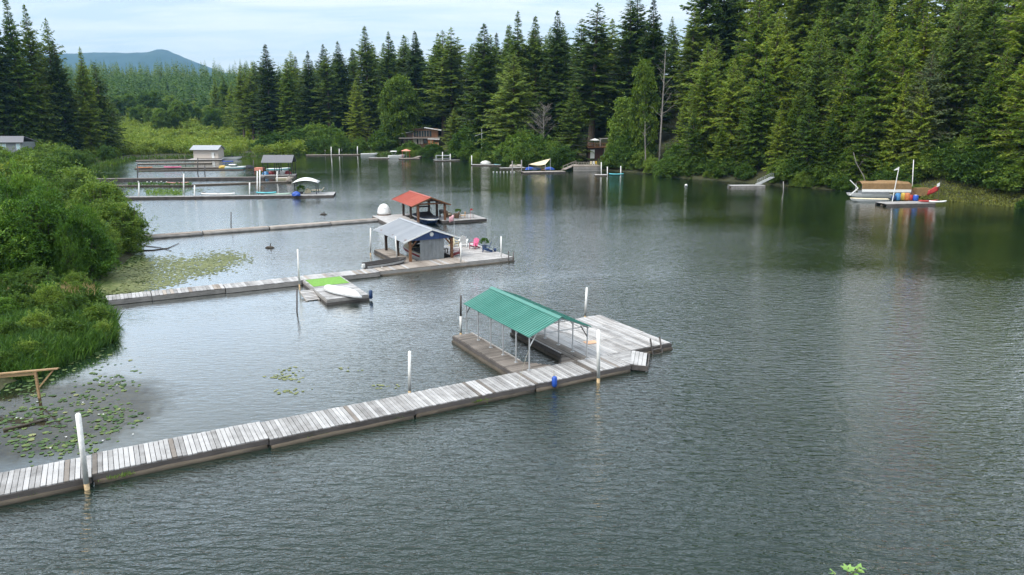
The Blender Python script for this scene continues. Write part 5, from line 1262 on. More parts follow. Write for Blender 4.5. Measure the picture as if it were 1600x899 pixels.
def lump(name, label, loc, mat, sx, sy, sz, cat, seed=1):
    """tarp thrown over something: faceted draped heap"""
    g = np.random.default_rng(seed); rg = []
    for k in range(6):
        f = k / 5; r = (1 - f ** 2.2) ** .5 + .03; rg.append([(math.cos(a) * sx * r * g.uniform(.85, 1.1), math.sin(a) * sy * r * g.uniform(.85, 1.1), sz * f) for a in np.linspace(0, 6.28, 12)[:-1]])
    o = MB().loft(rg).build(name, mat, None, False, loc); return tag(o, label, cat)
lump('tarp_heap', 'bright blue tarp heap at the front corner of the white gazebo', G(463, 306, .42), 'blue', .75, .6, .8, 'tarp')
lump('cushion_pile', 'pale cushions stacked under the white gazebo', G(481, 302, .42), 'cream', .6, .5, .9, 'cushions', 3)
pot_plant('green plant standing under the white gazebo', G(471, 303, .42), 'black_plastic', .4, .4, 'grass', 150, .35, 14)
o = thing('sunbed', 'pale lounger at the right end of the white gazebo deck', 'lounger', G(487, 300, .42), R(5)); MB().box(0, 1.9, -.3, .3, .28, .36).build('bed', 'cream', o); MB().bar((1.9, 0, .34), (2.3, 0, .8), .58, .07).build('backrest', 'cream', o)
for x in (.2, 1.7): MB().bar((x, -.25, 0), (x, -.25, .28), .05).bar((x, .25, 0), (x, .25, .28), .05).build('leg', 'galv', o)
def kayak(label, px, py, rz, mat, L=3.2, z=.4, B=.72, name='kayak', deck=None, group=None):
    p = G(px, py, z); o = thing(name, label, name, p, rz, group); rg = []
    for k in range(11):
        u = k / 10; w = B / 2 * math.sin(math.pi * min(max(u, .02), .98)) ** .7; sh = .1 * abs(2 * u - 1) ** 3
        rg.append([((u - .5) * L, 0, .02 + sh), ((u - .5) * L, -w * .7, .06 + sh), ((u - .5) * L, -w, .2 + sh), ((u - .5) * L, 0, .32 + sh), ((u - .5) * L, w, .2 + sh), ((u - .5) * L, w * .7, .06 + sh)])
    MB().loft(rg).build('hull', mat, o, True); MB().tube([(-.3, 0, .325), (-.15, -.16, .345), (.2, -.16, .345), (.35, 0, .325), (.2, .16, .345), (-.15, .16, .345), (-.3, 0, .325)], .03, 5).build('cockpit_rim', 'black_plastic', o); return o
b = boat('rowboat', 'pale green rowboat tied in front of the far float walkway', G(415, 307.5), R(2), 4.4, 1.4, .62, plain('pale_green_paint', (.48, .62, .52), .5), 'white', 'open')
kayak('teal kayak lying on the far float walkway', 416, 303, R(4), 'teal', 3.6, .45, 1.0)
kayak('long white rowing shell lying on the far float walkway', 341, 305, R(2), 'white', 6.0, .45, .6, 'canoe')
lump('black_tub', 'round black tub on the far float walkway', G(318, 304, .42), 'black_plastic', .45, .45, .5, 'tub', 6)
fifth, _ = far_dock('overgrown low float walkway behind the white gazebo walkway', 140, 290, 300, 289.5, 1.2, .3, 'plank_dark', 'log')
far_dock('thin dark float line continuing right of the overgrown walkway', 302, 288.5, 455, 283.5, .9, .3, 'plank_dark', 'log')
# weeds on the overgrown float
C = np.array([tuple(G(U_(200, 300), U_(287, 290), .35)) for _ in range(700)]); V, F = leaf_quads(C, g6.normal(0, .5, C.shape) + np.array([0, 0, .9]), g6.normal(0, 1, C.shape), U_(.25, .6, len(C)), np.full(len(C), .14))
tag(inst('float_weeds', np_mesh('float_weeds', V, F, 'grass')), 'green weeds overgrowing the low float walkway', 'weeds', None, 'stuff')
C = np.array([tuple(G(U_(228, 285), U_(297, 305), .1)) for _ in range(500)]); V, F = leaf_quads(C, g6.normal(0, .5, C.shape) + np.array([0, 0, .9]), g6.normal(0, 1, C.shape), U_(.2, .5, len(C)), np.full(len(C), .16))
tag(inst('water_weeds', np_mesh('water_weeds', V, F, 'grass')), 'bright green water weeds between the two left float walkways', 'weeds', None, 'stuff')
kayak('pinkish canoe with black arch on the overgrown float', 278, 287.5, 0, plain('faded_red', (.5, .22, .2), .6), 4.6, .35, .8, 'canoe')
o = thing('arch_rack', 'black curved rack above the pinkish canoe', 'rack', G(279, 287.5, .4)); MB().tube([(-.5, 0, 0), (-.45, 0, .7), (0, 0, .9), (.45, 0, .7), (.6, 0, 0)], .06, 6).build('arch', 'black_plastic', o)
for k, x in enumerate((216, 230, 236, 245, 252, 260)):
    o = MB().tube([G(x, 284 + .6 * (k % 2), 0), G(x, 284 + .6 * (k % 2), .35)], [.14, .1], 8).build('float_buoy', 'white', None, True); tag(o, 'small white buoy in the row behind the overgrown float', 'buoy', 'row of white buoys')
sixth, _ = far_dock('long dark straight float walkway before the dark roofed far boathouse', 130, 280, 412, 277, 1.6, .55, 'plank_dark', 'fascia')
bd = thing('dark_boathouse', 'open boathouse with dark grey pitched roof on slim dark posts', 'boathouse', G(410, 274, .4), R(3))
gx0, gx1 = 0.0, 7.2
for sx, ya in ((1, -0.5), (-1, 4.6)):
    for k in range(12):
        xa, xb = gx0 + (gx1 - gx0) * k / 12, gx0 + (gx1 - gx0) * (k + 1) / 12 - .01
        rib_panel(((xa, ya, 2.95), (xb, ya, 2.95)), ((xa, 2.05, 4.6), (xb, 2.05, 4.6)), .05, 1, .05).build('roof_panel', 'dark_grey_roof', bd)
for x in (.3, 3.0, 3.5, 6.3, 6.9):
    for y in (0, 4.0): MB().bar((x, y, 0), (x, y, 3.0), .16).build('post', 'black_plastic', bd)
MB().bar((.1, 0, 2.95), (7.1, 0, 2.95), .14, .2).bar((.1, 4, 2.95), (7.1, 4, 2.95), .14, .2).build('eave_beam', 'black_plastic', bd)
m = MB(); m.raw([(.1, -.3, 2.95), (.1, 4.4, 2.95), (.1, 2.05, 4.5), (.16, -.3, 2.95), (.16, 4.4, 2.95), (.16, 2.05, 4.5)], [(0, 1, 2), (5, 4, 3), (0, 3, 4, 1), (1, 4, 5, 2), (2, 5, 3, 0)]); m.build('gable_wall', 'timber_dark', bd)
far_dock('pale deck under the dark roofed far boathouse', 405, 275, 462, 274, 5.2, .42, 'plank_pale', 'fascia')
o = lump('tarp_heap', 'blue tarp heap at the left post of the dark roofed boathouse', G(415, 273, .42), 'sky_blue', .8, .6, .8, 'tarp', 7)
for k, (x, y, mt_, lab) in enumerate(((424, 272.5, 'maroon', 'reddish chairs heap under the dark roofed boathouse'), (429, 272, 'timber', 'brown furniture pile under the dark roofed boathouse'), (441, 271.5, 'white', 'white cushions under the right half of the dark boathouse'), (450, 272, 'maroon', 'dark red seat at the right edge of the dark boathouse'))): lump('furniture_pile', lab, G(x, y, .42), mt_, .8, .5, .8, 'furniture', 20 + k)
b = boat('motor_boat', 'white motor boat with teal stripe moored inside the dark roofed boathouse', G(418, 268.5), R(3), 5.5, 2, .9, 'white', 'white', 'deck', 'teal'); windshield(b, 3.4, .85, 1.9)
b = boat('motor_boat', 'beige canoe like boat moored right of the dark boathouse deck', G(432, 281.5), R(-3), 3.6, 1.4, .6, 'cream', 'beige', 'deck'); lump('furniture_heap', 'tan chair heap on the small float beside the white gazebo', G(452, 283.5, .3), 'plank_tan', .6, .5, 1.1, 'furniture', 31)
pr = thing('red_cabana', 'red and pink sun shelter left of the dark roofed boathouse', 'sun shelter', G(398, 273, .42)); MB().box(0, 2.0, 0, 1.6, .9, 1.6).build('canopy', plain('salmon_cloth', (.7, .28, .2), .8, .2), pr)
for x in (.06, 1.94):
    for y in (.06, 1.54): MB().bar((x, y, 0), (x, y, .9), .08).build('post', 'red', pr)
far_dock('reddish low walkway with kayaks beyond the dark walkway', 210, 263, 396, 261, 1.4, .36, 'plank_tan', 'log')
far_dock('parallel dark float before the reddish walkway', 215, 266.5, 380, 264.5, .9, .3, 'plank_dark', 'log')
kayak('pink kayak lying on the reddish far walkway', 270, 262.5, R(1), 'pink', 4.6, .42, .9)
kayak('orange kayak lying on the reddish far walkway', 226, 263, R(1), 'orange', 4.2, .42, .9)
b = boat('ski_boat', 'white and teal boat at the right end of the reddish walkway', G(353, 265), R(2), 5.4, 1.9, .8, 'teal', 'white', 'deck', 'white'); windshield(b, 3.2, .75, 1.8); bimini(b, 1.0, 2.8, .7, 1.3, .8, 'white')
lump('yellow_float', 'yellow inflatable beside the white and teal boat', G(348, 263, .3), 'yellow', 1.1, .7, .8, 'inflatable', 41)
lump('dark_heap', 'dark covered heap right of the white and teal boat', G(390, 263, .4), 'black', 1.1, .7, .9, 'tarp', 42)
bg = thing('beige_boathouse', 'closed beige boathouse with flat grey roof at the far left docks', 'boathouse', G(303, 249, .3), R(-2)); Wd = 8.0
for k in range(10): MB().box(0, Wd, -.04, 0, .25 + k * .27, .25 + k * .27 + .26).build('siding_board', 'beige', bg)
MB().box(.02, Wd - .02, .01, 4.4, .25, 2.95).build('wall', 'beige', bg); MB().slab([(-.8, -.9, 2.98), (Wd + .4, -.9, 2.98), (Wd + .4, 2.2, 4.3), (-.8, 2.2, 4.3)], .12).build('roof_slope', 'grey_roof', bg); MB().slab([(-.8, 2.2, 4.3), (Wd + .4, 2.2, 4.3), (Wd + .4, 5.0, 3.0), (-.8, 5.0, 3.0)], .12).build('roof_slope', 'grey_roof', bg)
MB().box(5.9, 6.7, -.07, -.045, .3, 2.1).build('door', 'white', bg); MB().box(6.78, 6.95, -.06, -.042, 1.0, 1.8).build('window', 'glass', bg)
for x in (0, Wd): m = MB(); m.raw([(x, 0, 2.95), (x, 4.4, 2.95), (x, 2.2, 4.2), (x + .06, 0, 2.95), (x + .06, 4.4, 2.95), (x + .06, 2.2, 4.2)], [(0, 1, 2), (5, 4, 3), (0, 3, 4, 1), (1, 4, 5, 2), (2, 5, 3, 0)]); m.build('gable_wall', 'beige', bg)
far_dock('pale float carrying the beige boathouse', 292, 250, 346, 249.5, 7.0, .32, 'plank_pale', 'log')
far_dock('pale low walkway left of the beige boathouse', 212, 251, 292, 250, 1.6, .3, 'plank_tan', 'log')
far_dock('tan low walkway before the beige boathouse', 214, 256, 330, 254.5, 1.3, .3, 'plank_tan', 'log')
b = boat('motor_boat', 'small white motor boat right of the beige boathouse', G(348, 249.5), R(0), 6, 2, .9, 'white', 'black', 'deck'); windshield(b, 3.4, .85, 1.9)
kayak('blue kayak floating right of the beige boathouse', 356, 253.5, 0, 'blue', 3.4, .1, .9)
for i, (x, y0, y1, mt_, lab) in enumerate(((217, 306, 286, 'white_post', 'white post near the left start of the white gazebo walkway'), (287, 302, 272, 'white_post', 'tall white post behind the far float walkway'), (304, 309, 290, 'white_post', 'white post with rusty cap before the far float walkway'), (390, 303, 286, 'white_post', 'white post behind the teal kayak'), (402, 303, 268, 'white_post', 'thin tall white pole left of the dark boathouse deck'), (406, 303, 266, 'white_post', 'thin tall white pole nearest the dark boathouse deck'), (433, 286, 268, 'white_post', 'white pole at the right of the dark boathouse deck'),
    (215, 278, 256, 'dark_steel', 'black pole at the left of the dark walkway'), (309, 272, 247, 'dark_steel', 'black pole left of the pair behind the dark walkway'), (320, 273, 258, 'dark_steel', 'black pole right of the pair behind the dark walkway'), (289, 256, 245, 'dark_steel', 'short black pole before the beige boathouse'), (396, 268, 251, 'dark_steel', 'black pole beside the red sun shelter'), (136, 306, 284, 'white_post', 'white post among the shrubs at the far left walkway'))):
    post(lab, x, y0, y1, .12, mt_, 0, None)
# ---------------------------------------------------------------- far shore, middle
far_dock('pale low dock with white posts below the marsh', 478, 242.5, 562, 241.5, 2.2, .35, 'plank_tan', 'log')
for x, y0, y1, lab in ((495.5, 240, 231, 'leftmost white post of the marsh dock'), (508, 241.5, 234, 'short white post, second from left on the marsh dock'), (517.5, 244.5, 230, 'tallest white post in front of the marsh dock'), (530, 242.5, 233, 'white post fourth from left on the marsh dock'), (534, 241, 229.5, 'white post fifth from left on the marsh dock'), (558.5, 242, 229, 'rightmost white post of the marsh dock')): post(lab, x, y0, y1, .14, 'white_post', 0, None)
def shed(px, py): return G(px, py, .3)
b = boat('motor_boat', 'white speedboat on the far shore right of the marsh dock', G(564, 244), R(5), 5.5, 2.2, .9, 'white', 'white', 'deck'); windshield(b, 3.2, .85, 2)
far_dock('pale dock before the far shore pontoon boat', 576, 247, 608, 247, 2.2, .32, 'plank_pale', 'log')
b = boat('pontoon_boat', 'white cabin boat with canopy on the far shore left of the red canopy', G(607, 248), R(0), 5.2, 2.4, 1.1, 'white', 'white', 'deck'); bimini(b, .8, 2.8, 1.0, 2.4, 1.0, 'white', 'galv'); windshield(b, 3.3, 1.0, 2.1)
far_dock('dock with red canopy on the far shore below the timber house', 624, 248, 656, 247.5, 2.5, .35, 'plank_tan', 'log')
o = thing('red_canopy', 'red and white sun canopy on the far shore dock', 'canopy', G(635, 246.5, .36)); rg = [[(math.cos(a) * r, math.sin(a) * r, z) for a in np.linspace(0, 6.28, 9)[:-1]] for r, z in ((1.7, 2.2), (.9, 2.5), (.1, 2.75))]; MB().loft(rg).build('roof', plain('coral_cloth', (.75, .3, .2), .8), o); MB().tube([(0, 0, 0), (0, 0, 2.3)], .06, 6).build('pole', 'galv', o)
for x in (-1.2, 1.2): MB().bar((x, -.6, 0), (x, -.6, 2.2), .12).build('post', 'red', o)
far_dock('narrow gangway rising from the red canopy dock to the bank', 650, 246.5, 662, 243, 1.0, .5, 'plank_tan', 'log')
far_dock('low dock with boat lift right of the red canopy', 680, 251, 726, 250, 2.0, .35, 'plank', 'log')
o = thing('boat_lift', 'grey boat lift frame right of the red canopy', 'boat lift', G(681, 251, 0)); 
for x in (0, 4.5):
    for y in (0, 2.6): MB().bar((x, y, -.5), (x, y, 1.6), .14).build('post', 'galv', o)
MB().bar((0, 0, 1.5), (4.5, 0, 1.5), .12).bar((0, 2.6, 1.5), (4.5, 2.6, 1.5), .12).build('rail', 'galv', o); MB().bar((-.8, 0, .3), (4.5, 1, .7), .5, .2).build('cradle', 'aluminium', o)
for x, y0, y1, lab in ((691.5, 251.5, 238, 'white post at the grey boat lift frame'), (703.5, 251, 241, 'shorter white post right of the grey boat lift frame'), (737, 258, 243.5, 'white post at the left end of the teal boat dock'), (757.5, 256, 243.5, 'white post in the middle of the teal boat dock'), (764, 256, 244.5, 'white post right of the middle on the teal boat dock'), (800.5, 270, 252, 'left one of two grey piles before the sail shade'), (815, 270, 250.5, 'right one of two grey piles before the sail shade')):
    post(lab, x, y0, y1, .14, 'white_post' if x < 790 else 'pale_log', 0, None)
far_dock('low dock with the teal boat left of the grey piles', 736, 257.5, 785, 258, 2.0, .35, 'plank', 'log')
kayak('teal pedal boat at the right end of the low dock', 782, 258.5, R(10), 'teal', 3.6, .1, 1.4, 'pedal_boat'); lump('white_boat_cover', 'white covered boat on the low dock before the bank', G(759, 256, .36), 'white', 1.5, .8, .9, 'boat', 51)
far_dock('pale float behind the two grey piles', 783, 263, 822, 262, 1.8, .35, 'plank_pale', 'log'); lump('upturned_boat', 'pale upturned boat behind the two grey piles', G(806, 260.5, .4), 'beige', 1.8, .7, .8, 'boat', 52)
far_dock('swim dock with a cream sail shade', 819, 269.5, 884, 268, 2.6, .4, 'plank_tan', 'fascia')
sl = thing('sail_shade', 'cream triangular sail shade stretched over the swim dock', 'sail shade', G(850, 267, .4)); q = sl.location
A, B_, C_ = AT(860, 248, q.y + 1) - q, AT(826, 257, q.y + 1.5) - q, AT(852, 257.5, q.y) - q; P = []
for i in range(6):
    f = i / 5; l, r = A.lerp(B_, f), A.lerp(C_, f); P.append([l.lerp(r, k / 4) + Vector((0, 0, -.35 * math.sin(math.pi * f * .7) * math.sin(math.pi * k / 4))) for k in range(5)])
m = MB(); m.loft(P, False, False); o = m.build('cloth', 'cream', sl, True); s_ = o.modifiers.new('thick', 'SOLIDIFY'); s_.thickness = .02
for v in (A, B_, C_): MB().bar((v.x, v.y, 0), (v.x, v.y, v.z), .09).build('mast', 'galv', sl)
for k, (x, y, mt_, lab) in enumerate(((828, 265.5, 'blue', 'blue covered watercraft at the left of the sail shade'), (838, 266, 'navy_plastic', 'navy covered watercraft under the sail shade'), (858, 265.5, 'blue', 'blue lounger at the right mast of the sail shade'))): lump('covered_watercraft', lab, G(x, y, .42), mt_, 1.3, .6, .75, 'watercraft', 60 + k)
o = thing('patio_chairs', 'brown deck chair under the right side of the sail shade', 'chair', G(849, 267.5, .42)); MB().box(-.5, .5, -.4, .4, .3, .42).build('seat', 'timber', o); MB().bar((-.5, 0, .4), (-.75, 0, 1.3), .8, .06).build('backrest', 'timber', o)
for x in (-.4, .4): MB().box(x - .05, x + .05, -.4, .4, 0, .3).build('leg', 'timber', o)
for k in range(7): x = 771 + k * 5.4; o = MB().tube([G(x, 269.3, -.05), G(x, 269.3, .08), G(x, 269.3, .2)], [.1, .18, .06], 8).build('swim_buoy', 'white', None, True); tag(o, 'small white buoy of the swim line before the sail shade dock', 'buoy', 'swim line buoys')
# ramp, retaining deck, cabin
rp_ = thing('shore_ramp', 'sloping timber ramp with railings up from the swim dock', 'ramp', G(880, 268, 0)); q = rp_.location; e = AT(900, 257, q.y + 6) - q
for k in range(9): f = k / 9; p = Vector((0, 0, .45)).lerp(e, f); p2 = Vector((0, 0, .45)).lerp(e, f + .1); MB().bar(p, p2, 1.4, .06).build('ramp_board', 'plank_tan', rp_)
for sg in (-.65, .65):
    MB().bar((0, sg, 1.35), e + Vector((0, sg, .9)), .06, .1).build('handrail', 'plank_tan', rp_)
    for k in range(4): p = Vector((0, sg, .45)).lerp(e + Vector((0, sg, 0)), k / 3); MB().bar(p, p + Vector((0, 0, .9)), .08).build('baluster', 'plank_tan', rp_)
dk = thing('shore_deck', 'tan timber deck with railing on a log wall at the water', 'deck', G(896, 268, 0), R(8)); Ld = 7.2
for k in range(16): MB().box(k * .45, k * .45 + .43, 0, 3.6, 1.35, 1.42).build('deck_board', 'plank_tan', dk)
for k in range(5): log(dk, 'wall_log', 'plank_tan' if k == 4 else 'pale_log', (0, .1, .1 + k * .27), (Ld, .1, .1 + k * .27), .14)
for k in range(7): MB().bar((k * .68, .12, 1.42), (k * .68, .12, 2.3), .08).build('baluster', 'plank_tan', dk)
MB().bar((0, .12, 2.3), (4.2, .12, 2.3), .08, .1).bar((0, .12, 1.85), (4.2, .12, 1.85), .05, .08).build('handrail', 'plank_tan', dk)
for k, (x, mt_, lab) in enumerate(((4.8, 'cream', 'cream chair on the shore deck by the cabin'), (5.5, 'white', 'white chair on the shore deck by the cabin'), (6.1, 'yellow', 'yellow chair on the shore deck by the cabin'))):
    o = thing('deck_chair', lab, 'chair', G(896, 268, 0) + Vector((x * .99, x * .14 + 1.4, 1.44)), R(80)); MB().box(-.3, .3, -.28, .28, .3, .38).build('seat', mt_, o); MB().bar((-.28, 0, .36), (-.45, 0, 1.05), .55, .06).build('backrest', mt_, o)
    for y in (-.25, .25): MB().box(-.28, .28, y - .03, y + .03, 0, .3).build('leg', mt_, o)
Yc = shoreY(930) + 10; c0 = AT(919, 245, Yc); cb = thing('small_cabin', 'small dark red brown cabin with white door and roof deck', 'cabin', (c0.x, c0.y, c0.z), R(3))
for k in range(14): MB().box(k * .3, k * .3 + .29, -.05, 0, -.6, 2.5).build('wall_board', plain('dark_cabin_wood', (.055, .022, .017), .7, .2) if k == 0 else MATS['dark_cabin_wood'], cb)
MB().box(0, 4.2, .01, 3.5, -1.5, 2.45).build('wall', 'timber_dark', cb); MB().box(.55, 1.75, -.1, -.055, -.5, 1.9).build('door', 'white', cb); MB().box(-.4, 5.4, -1.2, 4, 2.5, 2.68).build('roof_deck', 'timber', cb)
for k in range(9): MB().bar((-.3 + k * .68, -1.1, 2.68), (-.3 + k * .68, -1.1, 3.7), .08).build('baluster', 'timber', cb)
MB().bar((-.35, -1.1, 3.7), (5.3, -1.1, 3.7), .08, .12).bar((-.35, -1.1, 3.2), (5.3, -1.1, 3.2), .06, .08).build('handrail', 'timber', cb)
for x in (4.4, 5.2): MB().bar((x, -1.0, -1.6), (x, -1.0, 2.5), .16).build('support_post', 'plank_tan', cb)
o = thing('white_umbrella', 'open white umbrella on the cabin roof deck', 'umbrella', (c0.x + 1.8, c0.y + .6, c0.z + 2.7)); MB().tube([(0, 0, 0), (0, 0, 2.1)], .04, 6).build('pole', 'galv', o); MB().loft([[(math.cos(a) * r, math.sin(a) * r, z) for a in np.linspace(0, 6.28, 9)[:-1]] for r, z in ((1.5, 1.75), (.7, 2.05), (.05, 2.25))]).build('canopy', 'white', o)
o = thing('pergola', 'pale pergola frame right of the white umbrella', 'pergola', (c0.x + 3.4, c0.y + .4, c0.z + 2.7))
for x in (0, 3.0):
    for y in (0, 2.0): MB().bar((x, y, 0), (x, y, 2.1), .12).build('post', 'plank_pale', o)
for y in (0, 2): MB().bar((-.3, y, 2.15), (3.3, y, 2.15), .1, .14).build('beam', 'plank_pale', o)
far_dock('tiny float with a white post below the cabin', 930, 273.5, 949, 273.5, 2.0, .3, 'plank_pale', 'log', pitch=.3)
kayak('pale teal pedal boat beside the tiny float', 963, 273.5, R(4), 'teal', 3.6, .05, 1.5, 'pedal_boat')
for x, y0, y1, lab in ((939.5, 272.5, 254, 'white post on the tiny float below the cabin'), (949, 273, 261, 'thin grey post right of the tiny float'), (970, 272, 260, 'pale post right of the pale teal pedal boat')): post(lab, x, y0, y1, .12, 'white_post', 0, None)
# timber house among the trees
Yh = shoreY(665) + 20; h0_ = AT(645, 226, Yh); HS = thing('timber_house', 'two storey timber house with window wall and pale metal roof above the far shore', 'house', h0_, R(4)); HS.scale = (.8, .8, .8)
sx = 11.5
MB().box(0, sx, .02, 8, -6, 7.0).build('wall', 'cedar_wall', HS)
for k in range(7):
    x = .5 + k * 1.18; f = MB(); f.box(x, x + 1.06, -.12, -.01, 3.4, 6.1); w_ = f.build('window', 'timber', HS); MB().box(x + .1, x + .96, -.15, -.125, 3.5, 6.0).build('pane', 'glass', w_)
    MB().bar((x - .06, -.2, 3.1), (x - .06, -.2, 6.3), .12).build('mullion', 'plank_tan', HS)
MB().box(8.9, 11.2, -.12, -.01, 3.4, 5.8).build('window', 'timber', HS)
MB().slab([(-.9, -1.3, 6.4), (5.4, -1.3, 7.6), (5.4, 8.6, 7.6), (-.9, 8.6, 6.4)], .25).build('roof_slope', 'timber_dark', HS); MB().slab([(5.4, -1.3, 7.6), (13.0, -1.3, 6.4), (13.0, 8.6, 6.4), (5.4, 8.6, 7.6)], .25).build('roof_slope', 'white', HS)
MB().slab([(-4.8, -.6, 4.9), (.2, -.6, 5.9), (.2, 6, 5.9), (-4.8, 6, 4.9)], .2).build('side_roof', 'plank_pale', HS); MB().box(-4.4, -.02, .3, 6, -4, 5.0).build('side_wall', 'timber_dark', HS)
MB().box(-6, 12.4, -2.6, 0, 2.75, 2.95).build('balcony_floor', 'plank_tan', HS)
MB().bar((-6, -2.55, 3.0), (8, -2.55, 3.0), .08, .15).build('balcony_rail', 'plank_pale', HS)
MB().box(.3, 1.8, -.08, -.005, .2, 2.5).build('lower_wall', 'beige', HS); MB().box(2.6, 4.6, -.08, -.005, .2, 2.5).build('lower_wall', 'beige', HS); MB().box(1.9, 2.5, -.06, -.004, .4, 2.4).build('window', 'glass', HS); MB().box(4.9, 6.4, -.06, -.004, .4, 2.4).build('window', 'glass', HS)
for k in range(6): MB().box(7.2 + k * .8, 7.2 + k * .8 + .62, -3.4, -3.3, -1.0, 2.3 if k < 3 else 1.0).build('porch_panel', 'new_wood' if k % 2 else 'orange', HS)
MB().slab([(6.9, -3.8, 2.5), (12.2, -3.8, 2.3), (12.2, -.1, 3.0), (6.9, -.1, 3.0)], .15).build('porch_roof', 'plank_pale', HS)
for x in (-3.5, 0, 3.5, 6.6): MB().bar((x, -2.4, -6), (x, -2.4, 2.75), .2).build('support_post', 'timber_dark', HS)
o = thing('lamp_pole', 'pale pole with a side arm on the bank right of the timber house', 'pole', AT(753, 236, shoreY(753) + 5)); MB().tube([(0, 0, -1), (0, 0, 6.5)], .1, 7).build('pole', 'galv', o); MB().bar((-2.2, 0, 4.4), (.8, 0, 5.4), .1).build('arm', 'galv', o)
# left edge house
hl_ = AT(-22, 236, 205); HL = thing('grey_house', 'grey roofed house with pale windows at the left edge behind the shrubs', 'house', hl_, R(2)); HL.scale = (.72, .72, .72)
MB().box(0, 14, 0, 8, -3, 3.2).build('wall', plain('grey_siding', (.22, .24, .26), .7), HL); MB().slab([(-.8, -.8, 3.2), (14.9, -.8, 3.2), (12.5, 4, 5.4), (-.8, 4, 5.4)], .2).build('roof_slope', 'dark_grey_roof', HL); MB().slab([(-.8, 4, 5.4), (12.5, 4, 5.4), (14.9, 8.8, 3.2), (-.8, 8.8, 3.2)], .2).build('roof_slope', 'dark_grey_roof', HL)
for x in (4.5, 6.3, 11.6): w_ = MB().box(x, x + 1.5, -.1, -.01, .4, 2.7).build('window', 'white', HL); MB().box(x + .12, x + 1.38, -.14, -.105, .5, 2.6).build('pane', plain('pale_pane_%d' % int(x * 10), (.45, .6, .65), .1), w_)
# ---------------------------------------------------------------- right shore
gd = far_dock('grey floating dock with a gangway on the right shore', 1143, 290.5, 1196, 290, 2.0, .5, 'plank', 'pale_log', pitch=.3)
gw = thing('gangway', 'grey metal gangway with railings from the floating dock to the bank', 'gangway', G(1184, 289, .5)); q = gw.location; e = AT(1207, 277, q.y + 4) - q
MB().bar((0, 0, .1), e, 1.1, .12).build('deck', 'galv', gw)
for sg in (-.5, .5):
    MB().bar((0, sg, .95), e + Vector((0, sg, .85)), .06).build('handrail', 'galv', gw)
    for k in range(5): p = Vector((0, sg, .1)).lerp(e + Vector((0, sg, 0)), k / 4); MB().bar(p, p + Vector((0, 0, .85)), .05).build('baluster', 'galv', gw)
st = thing('wood_landing', 'weathered plank landing on the bank above the grey floating dock', 'landing', AT(1172, 271, shoreY(1172) + 8), R(-12))
for k in range(8): MB().box(0, 3.0, k * .36, k * .36 + .34, k * .10, k * .10 + .06).build('plank', 'plank_pale', st)
MB().box(-.8, -.3, -.2, .2, 0, .8).build('white_box', 'white', st)
rl_ = thing('bank_railing', 'dark timber railing on the bank left of the plank landing', 'railing', AT(1152, 262, shoreY(1152) + 11))
for k in range(5): MB().bar((k * .55, 0, -.6), (k * .55, 0, 1.1), .1).build('post', 'fascia', rl_)
for z in (.5, 1.05): MB().bar((-.1, 0, z), (2.4, 0, z), .07, .1).build('rail', 'fascia', rl_)
post('thin grey stake standing in the water right of the gangway', 1224, 301, 284, .08, 'pale_log', 0, None, 'wooden_stake')
o = MB().tube([G(1072, 290, -.1), G(1072, 290, .12), G(1072, 290, .3)], [.2, .32, .1], 10).build('white_buoy', 'white', None, True); tag(o, 'lone white buoy floating off the right shore', 'buoy')
# boat lift with brown canopy
BLx = thing('canopy_lift', 'boat lift with long tan canopy cover on the right shore', 'boat lift', G(1343, 311, 0), R(-4)); q = BLx.location
rg = [[(x, y, 2.4 + h * math.sin(math.pi * (y + .1) / 3.2) + .05 * math.sin(x * 2.2)) for y in np.linspace(-.1, 3.1, 7)] for x, h in zip(np.linspace(.2, 8.6, 11), [.55, .6, .62, .6, .7, .75, .75, .7, .65, .6, .5])]
m = MB(); m.loft(rg, False, False); o = m.build('canopy', plain('tan_canvas', (.27, .165, .075), .85, .15, 2), BLx); s_ = o.modifiers.new('thick', 'SOLIDIFY'); s_.thickness = .04
MB().box(.2, 8.6, -.16, -.1, 1.7, 2.75).build('canopy_skirt', MATS['tan_canvas'], BLx); MB().box(.2, 8.6, -.2, -.16, 1.25, 1.72).build('white_band', 'white', BLx)
for x in (.3, 4.4, 8.5):
    for y in (0, 3): MB().bar((x, y, -.8), (x, y, 2.5), .12).build('post', 'galv', BLx)
MB().bar((.2, 0, 1.2), (8.6, 0, 1.2), .1, .14).bar((.2, 3, 1.2), (8.6, 3, 1.2), .1, .14).build('side_rail', 'galv', BLx); MB().bar((-2.0, -.1, 3.3), (-.5, -.1, 1.9), .14).bar((-.5, -.1, 1.9), (-1.8, -.1, .6), .16).build('bow_frame', 'white', BLx)
b = boat('pontoon_boat', 'white pontoon boat on the lift under the tan canopy', G(1390, 311), R(176), 7.2, 2.2, .7, 'white', 'galv', 'deck', None, z=.15); MB().box(.6, 5.2, -1.0, 1.0, .9, 1.3).build('seats', 'grey_sheet', b)
b = boat('motor_boat', 'white low boat lying before the tan canopy lift', G(1386, 315.5), R(178), 6.0, 1.8, .6, 'white', 'cream', 'deck')
far_dock('pale swim dock with coloured barrels right of the tan canopy', 1386, 319, 1462, 317.5, 3.0, .45, 'plank_pale', 'fascia', pitch=.3)
